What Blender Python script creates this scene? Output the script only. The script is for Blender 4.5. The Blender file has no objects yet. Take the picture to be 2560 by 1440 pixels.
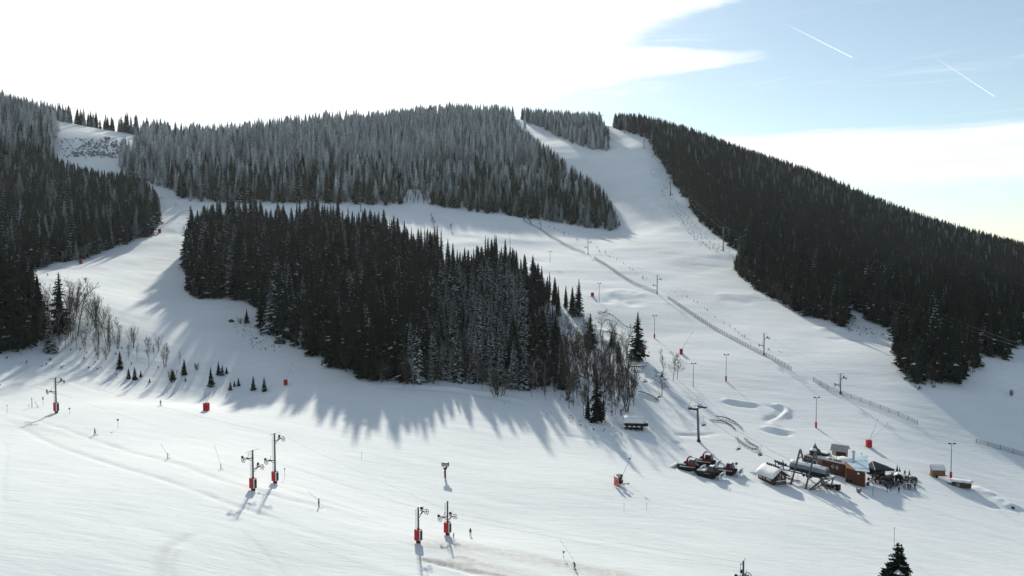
import bpy, bmesh, math, random
import numpy as np
from mathutils import Vector, Matrix
from math import sin, cos, pi, radians, atan2, hypot

S = bpy.context.scene
COL = S.collection
R = random.Random(7)
ZC = 70.0                       # camera height above datum (m)
F_PX = 1971.0                   # focal length in pixels of a 2560-wide picture
PITCH = math.atan(90.0 / F_PX)

# ------------------------------------------------------------ camera, sky, sun, exposure
cam_d = bpy.data.cameras.new('camera'); cam = bpy.data.objects.new('camera', cam_d); COL.objects.link(cam)
cam.location = (0, 0, ZC); cam.rotation_euler = (pi / 2 - PITCH, 0, 0)
cam_d.sensor_width = 36; cam_d.lens = 36 * F_PX / 2560; cam_d.clip_start = 0.5; cam_d.clip_end = 40000
S.camera = cam
S.view_settings.view_transform = 'Standard'; S.view_settings.look = 'None'
S.view_settings.exposure = 0.23; S.view_settings.gamma = 1.0; S.view_settings.use_curve_mapping = False
SUN_AZ, SUN_EL = radians(-9.0), radians(23.8)

W = bpy.data.worlds.new('World'); S.world = W; W.use_nodes = True
nt = W.node_tree; nt.nodes.clear()
def N(t, **kw):
    n = nt.nodes.new(t)
    for k, v in kw.items(): setattr(n, k, v)
    return n
def L(a, b): nt.links.new(a, b)
def M(op, a, b=None, c=None, clamp=False):
    n = N('ShaderNodeMath', operation=op, use_clamp=clamp)
    for i, v in enumerate((a, b, c)):
        if v is None: continue
        if isinstance(v, (int, float)): n.inputs[i].default_value = v
        else: L(v, n.inputs[i])
    return n.outputs[0]
def build_sky():
    sky = N('ShaderNodeTexSky', sky_type='NISHITA', sun_disc=False)
    sky.sun_elevation = SUN_EL; sky.sun_rotation = SUN_AZ; sky.altitude = 1100
    sky.air_density = 1.0; sky.dust_density = 0.6; sky.ozone_density = 1.6
    b1 = N('ShaderNodeBackground'); b1.inputs[1].default_value = 0.108
    tint = N('ShaderNodeMix', data_type='RGBA', blend_type='MULTIPLY'); tint.inputs[0].default_value = 1.0
    L(sky.outputs[0], tint.inputs[6]); tint.inputs[7].default_value = (0.97, 1.0, 0.90, 1)
    L(tint.outputs[2], b1.inputs[0])
    tc = N('ShaderNodeTexCoord'); sep = N('ShaderNodeSeparateXYZ'); L(tc.outputs['Generated'], sep.inputs[0])
    az = M('MULTIPLY', M('ARCTAN2', sep.outputs[0], sep.outputs[1]), 180 / pi)
    el = M('MULTIPLY', M('ARCSINE', M('MINIMUM', sep.outputs[2], 0.9999)), 180 / pi)
    def noise(fx, fy, scale, det=6, rough=0.55, dist=0.0, off=0.0):
        c = N('ShaderNodeCombineXYZ'); L(M('MULTIPLY_ADD', az, fx, off), c.inputs[0]); L(M('MULTIPLY', el, fy), c.inputs[1])
        n = N('ShaderNodeTexNoise'); n.inputs['Scale'].default_value = scale; n.inputs['Detail'].default_value = det
        n.inputs['Roughness'].default_value = rough; n.inputs['Distortion'].default_value = dist
        L(c.outputs[0], n.inputs['Vector']); return n.outputs[0]
    # the edge of the big cloud bank: azimuth of its right end for every elevation
    fc = N('ShaderNodeFloatCurve'); L(M('DIVIDE', el, 40.0, clamp=True), fc.inputs['Value'])
    pts = [(0, -2), (9.2, -4), (10.3, -1), (11.2, 3), (12.3, 10), (13.2, 17), (13.9, 13), (14.6, 8), (15.6, 10), (16.8, 16), (18, 21), (21, 20), (27, -20), (40, -60)]
    cm = fc.mapping.curves[0]
    while len(cm.points) > 2: cm.points.remove(cm.points[1])
    cm.points[0].location = (0, (pts[0][1] + 60) / 120); cm.points[-1].location = (1, (pts[-1][1] + 60) / 120)
    for e, a in pts[1:-1]: cm.points.new(e / 40, (a + 60) / 120)
    for p in cm.points: p.handle_type = 'AUTO_CLAMPED'
    fc.mapping.update()
    edge = M('MULTIPLY_ADD', fc.outputs[0], 120, -60)
    n1 = noise(0.09, 0.45, 1.0, 7, 0.6, 0.6)
    n2 = noise(0.35, 1.3, 1.0, 5, 0.6, 0.4, 7.3)
    d = M('SUBTRACT', edge, az)
    d = M('ADD', d, M('MULTIPLY', M('SUBTRACT', n1, 0.5), 9.0))
    d = M('ADD', d, M('MULTIPLY', M('SUBTRACT', n2, 0.5), 3.5))
    # behind the viewer the bank breaks up
    bank = N('ShaderNodeMapRange', interpolation_type='SMOOTHSTEP'); L(d, bank.inputs[0])
    bank.inputs[1].default_value = -3.5; bank.inputs[2].default_value = 4.5
    # low pale band of cloud over the right-hand ridge
    e2 = M('ADD', el, M('MULTIPLY', M('SUBTRACT', noise(0.06, 0.8, 1.0, 6, 0.6, 0.5, 3.1), 0.5), 2.0))
    up = N('ShaderNodeMapRange', interpolation_type='SMOOTHSTEP'); L(e2, up.inputs[0]); up.inputs[1].default_value = 8.2; up.inputs[2].default_value = 7.5
    lo = N('ShaderNodeMapRange', interpolation_type='SMOOTHSTEP'); L(e2, lo.inputs[0]); lo.inputs[1].default_value = 3.9; lo.inputs[2].default_value = 5.2
    lo.inputs[3].default_value = 0.42
    stq = N('ShaderNodeMapRange', interpolation_type='SMOOTHSTEP'); L(noise(0.05, 1.7, 1.0, 7, 0.6, 0.7, 21.0), stq.inputs[0]); stq.inputs[1].default_value = 0.30; stq.inputs[2].default_value = 0.60; stq.inputs[3].default_value = 0.8
    band = M('MULTIPLY', M('MULTIPLY', up.outputs[0], lo.outputs[0]), stq.outputs[0])
    wisp = N('ShaderNodeMapRange', interpolation_type='SMOOTHSTEP'); L(noise(0.07, 0.9, 1.0, 8, 0.62, 0.8, 11.0), wisp.inputs[0])
    wisp.inputs[1].default_value = 0.54; wisp.inputs[2].default_value = 0.8; wisp.inputs[4].default_value = 0.35
    side = N('ShaderNodeMapRange', interpolation_type='SMOOTHSTEP'); L(az, side.inputs[0]); side.inputs[1].default_value = -100; side.inputs[2].default_value = -60
    mask = M('MAXIMUM', M('MAXIMUM', M('MULTIPLY', bank.outputs[0], side.outputs[0]), band), M('ADD', wisp.outputs[0], 0.10))
    # brightness of the cloud: stronger towards the sun
    dot = N('ShaderNodeVectorMath', operation='DOT_PRODUCT'); L(tc.outputs['Generated'], dot.inputs[0])
    dot.inputs[1].default_value = (sin(SUN_AZ) * cos(SUN_EL), cos(SUN_AZ) * cos(SUN_EL), sin(SUN_EL))
    g = M('POWER', M('MAXIMUM', dot.outputs['Value'], 0.0), 14.0)
    st = M('MULTIPLY_ADD', g, 0.6, 0.92)
    b2 = N('ShaderNodeBackground'); L(st, b2.inputs[1]); cm_ = N('ShaderNodeMix', data_type='RGBA'); lw = N('ShaderNodeMapRange', interpolation_type='SMOOTHSTEP'); L(el, lw.inputs[0]); lw.inputs[1].default_value = 5.2; lw.inputs[2].default_value = 2.8
    L(lw.outputs[0], cm_.inputs[0]); cm_.inputs[6].default_value = (0.96, 0.99, 1.0, 1); cm_.inputs[7].default_value = (0.74, 0.86, 0.95, 1); L(cm_.outputs[2], b2.inputs[0])
    mx = N('ShaderNodeMixShader'); L(mask, mx.inputs[0]); L(b1.outputs[0], mx.inputs[1]); L(b2.outputs[0], mx.inputs[2])
    out = N('ShaderNodeOutputWorld'); L(mx.outputs[0], out.inputs[0])
build_sky()
sun_d = bpy.data.lights.new('sun', 'SUN'); sun = bpy.data.objects.new('sun', sun_d); COL.objects.link(sun)
sun_d.energy = 3.7; sun_d.angle = radians(1.8); sun_d.color = (1.0, 0.955, 0.83)
sun.rotation_euler = Vector((sin(SUN_AZ) * cos(SUN_EL), cos(SUN_AZ) * cos(SUN_EL), sin(SUN_EL))).to_track_quat('Z', 'Y').to_euler()
S.cycles.max_bounces = 5; S.cycles.diffuse_bounces = 3; S.cycles.volume_bounces = 0; S.cycles.transparent_max_bounces = 8
S.cycles.caustics_reflective = False; S.cycles.caustics_refractive = False

# ------------------------------------------------------------ materials
MATS = {}
def mat(name, col, rough=0.8, metal=0.0, var=0.0, vscale=3.0, bump=0.0, bscale=8.0, col2=None, spec=0.15, trans=0.0, objvar=0.0, stretch=(1, 1, 1)):
    if name in MATS: return MATS[name]
    m = bpy.data.materials.new(name); m.use_nodes = True; t = m.node_tree
    if 'needles' in name: spec = 0.03
    p = t.nodes['Principled BSDF']; p.inputs['Roughness'].default_value = rough; p.inputs['Metallic'].default_value = metal
    p.inputs['Specular IOR Level'].default_value = spec
    p.inputs['Base Color'].default_value = (*col, 1)
    tc = t.nodes.new('ShaderNodeTexCoord'); mp = t.nodes.new('ShaderNodeMapping'); mp.inputs['Scale'].default_value = stretch
    t.links.new(tc.outputs['Object'], mp.inputs[0])
    src = None
    if var or col2:
        n = t.nodes.new('ShaderNodeTexNoise'); n.inputs['Scale'].default_value = vscale; n.inputs['Detail'].default_value = 5
        t.links.new(mp.outputs[0], n.inputs['Vector'])
        mx = t.nodes.new('ShaderNodeMix'); mx.data_type = 'RGBA'
        mr = t.nodes.new('ShaderNodeMapRange'); mr.inputs[1].default_value = 0.35; mr.inputs[2].default_value = 0.65
        t.links.new(n.outputs[0], mr.inputs[0]); t.links.new(mr.outputs[0], mx.inputs[0])
        c2 = col2 if col2 else tuple(max(0, c * (1 - var)) for c in col)
        mx.inputs[6].default_value = (*col, 1); mx.inputs[7].default_value = (*c2, 1)
        src = mx.outputs[2]
    if objvar:
        oi = t.nodes.new('ShaderNodeObjectInfo'); mr2 = t.nodes.new('ShaderNodeMapRange')
        t.links.new(oi.outputs['Random'], mr2.inputs[0]); mr2.inputs[3].default_value = 1 - objvar; mr2.inputs[4].default_value = 1 + objvar
        mm = t.nodes.new('ShaderNodeVectorMath'); mm.operation = 'SCALE'
        if src: t.links.new(src, mm.inputs[0])
        else: mm.inputs[0].default_value = col
        t.links.new(mr2.outputs[0], mm.inputs['Scale']); src = mm.outputs[0]
    if src: t.links.new(src, p.inputs['Base Color'])
    if bump:
        n2 = t.nodes.new('ShaderNodeTexNoise'); n2.inputs['Scale'].default_value = bscale; n2.inputs['Detail'].default_value = 4
        t.links.new(mp.outputs[0], n2.inputs['Vector'])
        b = t.nodes.new('ShaderNodeBump'); b.inputs['Strength'].default_value = bump; b.inputs['Distance'].default_value = 0.05
        t.links.new(n2.outputs[0], b.inputs['Height']); t.links.new(b.outputs[0], p.inputs['Normal'])
    if trans:
        tr = t.nodes.new('ShaderNodeBsdfTranslucent'); tr.inputs[0].default_value = (*col, 1)
        if src: t.links.new(src, tr.inputs[0])
        ms = t.nodes.new('ShaderNodeMixShader'); ms.inputs[0].default_value = trans
        t.links.new(p.outputs[0], ms.inputs[1]); t.links.new(tr.outputs[0], ms.inputs[2])
        t.links.new(ms.outputs[0], t.nodes['Material Output'].inputs[0])
    MATS[name] = m; return m

SNOWC = (0.87, 0.87, 0.865)
m_snowcap = mat('snow_cap', SNOWC, 0.7, var=0.05, vscale=1.5, bump=0.3, bscale=3)
m_needle = mat('spruce_needles', (0.008, 0.014, 0.011), 0.85, col2=(0.016, 0.024, 0.018), vscale=0.9, objvar=0.35, trans=0.12)
m_needle_b = mat('brownish_needles', (0.016, 0.017, 0.011), 0.85, col2=(0.026, 0.023, 0.013), vscale=0.9, objvar=0.35, trans=0.12)
m_frost = mat('frosted_needles', (0.090, 0.115, 0.12), 0.8, col2=(0.66, 0.71, 0.73), vscale=1.6, objvar=0.3, trans=0.1)
m_frost2 = mat('lightly_frosted_needles', (0.030, 0.042, 0.042), 0.8, col2=(0.30, 0.34, 0.35), vscale=1.6, objvar=0.35, trans=0.1)
m_bsnow = mat('branch_snow', (0.62, 0.65, 0.66), 0.8, var=0.2)
m_bark = mat('bark', (0.060, 0.048, 0.038), 0.9, var=0.4, vscale=2, objvar=0.3)
m_twig = mat('bare_twigs', (0.072, 0.056, 0.044), 0.9, var=0.3, vscale=2, objvar=0.35)
m_twigf = mat('frosted_twigs', (0.16, 0.155, 0.15), 0.9, col2=(0.32, 0.33, 0.34), vscale=2, objvar=0.25)

# ------------------------------------------------------------ terrain
def P(px, py, Y):
    """point on the ray of picture position (px, py) at ground distance Y"""
    a = (px - 1280) / F_PX; b = (720 - py) / F_PX
    dy = cos(PITCH) + b * sin(PITCH); dz = b * cos(PITCH) - sin(PITCH)
    return Vector((a / dy * Y, Y, ZC + dz / dy * Y))
def project(x, y, z):
    zz = z - ZC
    d = y * cos(PITCH) - zz * sin(PITCH); u = y * sin(PITCH) + zz * cos(PITCH)
    return 1280 + F_PX * x / d, 720 - F_PX * u / d
CTRL = [
 (0,1440,105),(400,1440,112),(800,1440,123),(1280,1440,133),(1700,1440,141),(2100,1440,150),(2560,1440,162),
 (140,1030,212),(633,1222,155),(688,1204,166),(1046,1355,142),(1119,1335,150),(797,1265,155),(1176,1338,155),
 (237,1087,190),(402,1014,232),(0,1010,222),(552,1170,168),(515,1025,234),(713,963,272),(1113,1193,190),
 (1540,1215,190),(1760,1185,208),(1940,1218,203),(2012,1163,224),(2115,1200,211),(2250,1215,212),(2377,1195,225),
 (2430,1230,218),(2560,1300,203),(2172,1115,243),(2040,1070,258),(1815,950,299),(1912,885,327),(2103,985,286),
 (2293,1062,262),(2440,1105,255),(2560,1145,248),(1978,925,308),(1637,845,350),(1643,732,405),(1500,755,390),
 (1703,880,332),(1470,633,484),(1350,573,554),(1277,535,612),(1747,1103,236),(1580,1070,240),(1280,1080,232),
 (1000,1080,225),(850,1120,205),(1230,985,268),(1490,1055,243),(940,950,280),(700,850,325),(480,745,372),
 (600,745,372),(660,985,270),(0,862,277),(290,840,305),(450,903,290),(600,955,281),(0,925,256),(150,925,268),(290,935,280),(450,985,268),(600,990,270),(150,850,296),
 (225,750,340),(130,700,370),(200,655,420),(400,575,500),(440,510,580),(385,470,640),(460,600,480),
 (225,400,690),(150,395,690),(250,350,740),(180,310,820),(345,340,820),(0,302,880),(0,690,375),(0,600,465),(0,500,560),
 (0,400,680),(200,500,570),(300,440,665),
 (500,495,600),(1010,480,620),(1060,515,600),(1250,532,602),(1390,555,592),(1550,582,556),(700,510,565),(880,520,560),
 (850,325,850),(640,352,800),(480,368,790),(1150,292,900),(1340,302,930),(1000,305,880),(850,420,680),(1150,400,700),
 (1350,420,690),(600,430,680),(1480,470,665),
 (1320,312,880),(1400,345,800),(1500,375,730),(1550,325,790),(1562,333,770),(1610,370,710),(1720,487,610),
 (1700,560,550),(1808,628,485),(1860,645,473),(1640,430,660),(1700,650,468),(1850,690,435),(1600,600,520),
 (2080,815,358),(2150,800,366),(2230,850,340),(2290,965,290),(2440,910,305),(2520,900,312),(2560,1000,285),(1950,800,366),
 (1600,320,830),(1800,385,850),(2000,445,860),(2200,538,870),(2400,628,920),(2560,672,980),(1800,500,650),
 (2000,600,570),(2200,700,480),(2560,800,400),(2000,500,730),(2300,640,680),(2400,720,520),
 (900,700,405),(1150,750,385),(1300,820,350),(1200,640,477),(1350,700,427),(1450,860,332),
]
EXTRA = [(-350,1100,160),(0,1200,170),(300,1200,140),(500,1300,60),(800,1300,5),(-700,1100,150),(-400,300,45),(-400,100,28),
 (500,150,-5),(700,400,-5),(950,800,10),(-500,600,110),(-650,900,200),(0,0,15),(-150,0,25),(200,0,5),(0,-200,15),
 (-1000,600,170),(-1000,0,40),(1100,0,0),(1100,1300,10),(-1000,1400,150),(0,1500,120),(650,1050,22)]
def yy(Y): return Y + max(0, Y - 330) * 0.27      # distances grow a little faster up the hill
cp = [tuple(P(a, b, yy(c))) for a, b, c in CTRL] + [(float(a), float(yy(b)), float(c)) for a, b, c in EXTRA]
cp = np.array(cp)
def tps(pts, z, lam):
    s = 300.0; q = pts / s; n = len(q)
    d = np.linalg.norm(q[:, None] - q[None], axis=2)
    K = np.where(d > 0, d * d * np.log(d + 1e-12), 0) + lam * np.eye(n)
    Pm = np.hstack([np.ones((n, 1)), q]); A = np.zeros((n + 3, n + 3)); A[:n, :n] = K; A[:n, n:] = Pm; A[n:, :n] = Pm.T
    w = np.linalg.solve(A, np.concatenate([z, np.zeros(3)]))
    def f(x, y):
        x = x / s; y = y / s; o = w[n] + w[n + 1] * x + w[n + 2] * y
        for i in range(n):
            r2 = (x - q[i, 0]) ** 2 + (y - q[i, 1]) ** 2 + 1e-12
            o = o + w[i] * 0.5 * r2 * np.log(r2)
        return o
    return f
tf = tps(cp[:, :2], cp[:, 2], 0.0005)
GX0, GX1, GY0, GY1, GS = -1150, 1300, -250, 1900, 4.0
gx = np.arange(GX0, GX1 + GS, GS); gy = np.arange(GY0, GY1 + GS, GS)
GZ = tf(*np.meshgrid(gx, gy))
def base_h(x, y):
    x = np.asarray(x, float); y = np.asarray(y, float)
    xc = np.clip(x, GX0, GX1 - 0.01); yc = np.clip(y, GY0, GY1 - 0.01)
    fx = (xc - GX0) / GS; fy = (yc - GY0) / GS; ix = fx.astype(int); iy = fy.astype(int); fx = fx - ix; fy = fy - iy
    z = (GZ[iy, ix] * (1 - fx) + GZ[iy, ix + 1] * fx) * (1 - fy) + (GZ[iy + 1, ix] * (1 - fx) + GZ[iy + 1, ix + 1] * fx) * fy
    out = np.hypot(np.maximum(np.abs(x - (GX0 + GX1) / 2) - (GX1 - GX0) / 2, 0), np.maximum(np.maximum(y - GY1, GY0 - y), 0))
    k = np.clip(out / 1200, 0, 1); return z * (1 - k) + (-20) * k
rng = np.random.RandomState(3)
LAT = rng.rand(256, 256)
def vnoise(x, y):
    ix = np.floor(x).astype(int); iy = np.floor(y).astype(int); fx = x - ix; fy = y - iy
    fx = fx * fx * (3 - 2 * fx); fy = fy * fy * (3 - 2 * fy)
    a = LAT[iy & 255, ix & 255]; b = LAT[iy & 255, (ix + 1) & 255]; c = LAT[(iy + 1) & 255, ix & 255]; d = LAT[(iy + 1) & 255, (ix + 1) & 255]
    return (a * (1 - fx) + b * fx) * (1 - fy) + (c * (1 - fx) + d * fx) * fy - 0.5
YS = np.concatenate([np.arange(60, 700, 1.0), np.arange(700, 1900, 3.0)])
def ray_ground(px, py, hf=None):
    hf = hf or base_h
    p1 = P(px, py, 1.0); dx = p1.x; dz = p1.z - ZC
    z = ZC + dz * YS; h = hf(dx * YS, YS)
    i = np.argmax(z < h)
    if not (z < h).any(): return None
    a = YS[max(i - 1, 0)]; b = YS[i]
    for _ in range(24):
        mid = (a + b) / 2
        if ZC + dz * mid < float(hf(np.array([dx * mid]), np.array([mid]))[0]): b = mid
        else: a = mid
    return Vector((dx * b, b, ZC + dz * b))
# shaped snow: ridges and ditches along lines: (picture points, half width m, height m)
RIDGES = [
 ([(1800,1005),(1850,1013),(1900,1020)], 1.3, -.7), ([(1800,998),(1850,1006),(1905,1012)], 1.2, .8),
 ([(1905,1012),(1945,1022),(1950,1035),(1920,1048),(1915,1060)], 1.3, -1.1), ([(1925,1010),(1962,1020),(1966,1035),(1935,1052)], 1.1, .9),
 ([(1905,1065),(1940,1075),(1990,1080)], 1.2, .8), ([(1900,1072),(1940,1084),(1985,1088)], 1.2, -0.6),
 ([(1690,1092),(1700,1085),(1740,1088),(1800,1082)], 1.2, -0.5), ([(1690,1100),(1700,1118)], 1.5, -0.7),
 ([(1500,760),(1545,745),(1600,770)], 5.0, -1.6), ([(1520,735),(1560,728),(1610,745)], 6.0, 1.2),
 ([(0,1035),(60,1072),(160,1120),(300,1165),(420,1200),(560,1250),(700,1300),(850,1350)], 1.0, -0.26),
 ([(0,1020),(80,1045),(200,1085),(330,1130),(450,1160),(560,1200),(700,1240),(820,1270),(960,1310)], 1.1, -0.24),
 ([(560,1180),(640,1200),(760,1235),(900,1280),(1060,1330)], 0.7, -0.12), ([(640,1215),(740,1240),(860,1275)], 0.5, 0.10),
 ([(620,1290),(700,1310),(780,1335),(900,1365)], 1.0, -0.14),
 ([(400,1440),(405,1400),(420,1370),(460,1345),(520,1330)], 1.0, -0.10), ([(430,1440),(425,1405),(440,1380),(480,1358)], 0.8, 0.08),
 ([(610,1330),(650,1370),(690,1410),(715,1440)], 0.25, -0.10), ([(0,1090),(15,1130),(5,1200),(12,1300)], 0.3, -0.10),
 ([(1060,1395),(1090,1408),(1150,1425),(1230,1438)], 1.0, -0.35), ([(1065,1402),(1110,1420),(1170,1436)], 0.7, 0.25),
 ([(1080,1410),(1130,1412),(1200,1425)], 0.5, -0.2),
 ([(940,962),(1100,968),(1230,985),(1330,1005)], 1.2, 0.5), ([(940,970),(1100,976),(1230,993),(1330,1013)], 1.2, -0.45),
 ([(1340,800),(1440,815),(1560,835)], 2.0, 0.8), ([(1590,985),(1620,992),(1650,1003)], 1.4, 0.7), ([(1590,992),(1620,1000),(1650,1010)], 1.2, -0.6),
 ([(1400,1085),(1480,1098),(1560,1110)], 1.3, -0.35),
 ([(2425,1215),(2470,1235),(2520,1262),(2540,1275)], 2.6, 1.5), ([(2410,1235),(2450,1255),(2500,1275)], 1.6, -0.6),
 ([(1180,1372),(1260,1375),(1340,1395),(1440,1415),(1540,1430)], 1.6, -0.15),
 ([(1905,900),(1990,945),(2040,945)], 2.5, -0.5), ([(1700,660),(1800,668),(1880,690)], 3.0, -0.6),
 ([(1760,640),(1830,650)], 3.0, 0.6), ([(1780,735),(1900,742)], 4.0, 0.9), ([(1790,750),(1890,758)], 4.0, -0.7),
 ([(2040,825),(2080,820),(2120,828)], 2.5, 1.5), ([(2060,845),(2140,850),(2230,862)], 2.0, -0.9),
 ([(310,745),(380,745),(480,752),(560,758)], 1.6, -0.7), ([(1090,530),(1150,540),(1180,545)], 2.5, 1.2),
 ([(430,560),(450,600),(455,640)], 3.0, 0.5),
]
RW = []
for pts, wd, hh in RIDGES:
    g = [ray_ground(*p) for p in pts]; g = [v for v in g if v is not None]
    if len(g) < 2: continue
    gg = []
    for k in range(len(g) - 1):                      # smooth the line
        p0 = g[max(k - 1, 0)]; p1 = g[k]; p2 = g[k + 1]; p3 = g[min(k + 2, len(g) - 1)]
        for t in np.linspace(0, 1, 5)[:-1]:
            gg.append(0.5 * ((2 * p1) + (-p0 + p2) * t + (2 * p0 - 5 * p1 + 4 * p2 - p3) * t * t + (-p0 + 3 * p1 - 3 * p2 + p3) * t ** 3))
    gg.append(g[-1]); RW.append((np.array([(v.x, v.y) for v in gg]), wd, hh))
def line_dist(x, y, pl, pad):
    d = np.full(x.shape, 1e9); tt = np.zeros(x.shape)
    bb = (x > pl[:, 0].min() - pad) & (x < pl[:, 0].max() + pad) & (y > pl[:, 1].min() - pad) & (y < pl[:, 1].max() + pad)
    if not bb.any(): return d, tt
    xs = x[bb]; ys = y[bb]; dd = np.full(xs.shape, 1e9); t2 = np.zeros(xs.shape); n = len(pl) - 1
    for i in range(n):
        a = pl[i]; b = pl[i + 1]; ab = b - a; l2 = ab @ ab + 1e-9
        t = np.clip(((xs - a[0]) * ab[0] + (ys - a[1]) * ab[1]) / l2, 0, 1)
        e = np.hypot(xs - a[0] - t * ab[0], ys - a[1] - t * ab[1]); k = e < dd
        dd[k] = e[k]; t2[k] = (i + t[k]) / n
    d[bb] = dd; tt[bb] = t2; return d, tt
def H(x, y, fine=True):
    x = np.asarray(x, float); y = np.asarray(y, float)
    z = base_h(x, y)
    far = np.clip((y - 250) / 300, 0, 1)
    z = z + vnoise(x / 38 + 5, y / 30) * 1.3 * (0.35 + far) + vnoise(x / 15, y / 12 + 9) * 0.5 * (0.3 + far)
    # wind ripples and old grooming, lengthened across the fall line
    u = x * 0.93 - y * 0.37; v = x * 0.37 + y * 0.93
    z = z + vnoise(u / 14, v / 3.2) * 0.16 * (0.6 + 1.2 * far) + vnoise(u / 5 + 30, v / 1.3) * 0.05 * (0.6 + far)
    if fine:
        for pl, wd, hh in RW:
            d, t = line_dist(x, y, pl, wd * 3)
            k = d < wd * 3
            if k.any():
                e_ = np.clip(np.minimum(t[k], 1 - t[k]) * 4, 0, 1); f = np.exp(-(d[k] / wd) ** 2) * e_ * e_ * (3 - 2 * e_) * (0.5 if wd > 2.4 else (0.75 if wd < 1.3 else 0.6)) * (1 + 0.9 * vnoise(x[k] / 4.1, y[k] / 4.1))
                z[k] = z[k] + hh * f * (1 + 0.5 * vnoise(x[k] / 1.7, y[k] / 1.7))
    return z
def gz(x, y): return float(H(np.array([float(x)]), np.array([float(y)]))[0])
def G(px, py):
    g = ray_ground(px, py)
    if g is None: g = P(px, py, 800)
    return Vector((g.x, g.y, gz(g.x, g.y)))

# a mask of dirt / bare ground under thin snow, and of darker tracks, along lines in the place
DIRT_AND_TRACKS = [([(1090,1365),(1200,1368),(1330,1395),(1450,1420),(1560,1440)], 3.2, 0.42), ([(1180,1400),(1260,1425),(1330,1445)], 3.0, 0.30),
        ([(1060,1398),(1120,1412),(1200,1428),(1260,1440)], 0.8, 0.9), ([(1150,1390),(1185,1400)], 0.6, 0.8), ([(1100,1402),(1180,1412)], 1.0, 0.55),
        ([(405,1440),(400,1400),(420,1365),(470,1340)], 1.0, 0.22), ([(435,1440),(430,1410),(445,1380)], 0.5, 0.2),
        ([(1490,575),(1700,650),(1800,700)], 12, 0.16), ([(1560,600),(1700,615),(1830,650)], 10, 0.13), ([(1700,740),(1900,745)], 7, 0.16),
        ([(0,1035),(60,1072),(160,1120),(300,1165),(420,1200),(560,1250),(700,1300)], .9, .13), ([(0,1020),(80,1045),(200,1085),(330,1130),(450,1160),(560,1200),(700,1240),(820,1270),(960,1310)], .9, .12), ([(610,1330),(650,1370),(690,1410),(715,1440)], .5, .12),  # ski tracks, tinted darker along their grooves
        ([(60,1060),(160,1085),(300,1110)], 2.0, 0.14), ([(560,1170),(600,1190)], 1.5, 0.12)]
DW = []
for pts, wd, a in DIRT_AND_TRACKS:
    g = [ray_ground(*p) for p in pts]; g = [v for v in g if v is not None]
    DW.append((np.array([(v.x, v.y) for v in g]), wd, a))

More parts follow.
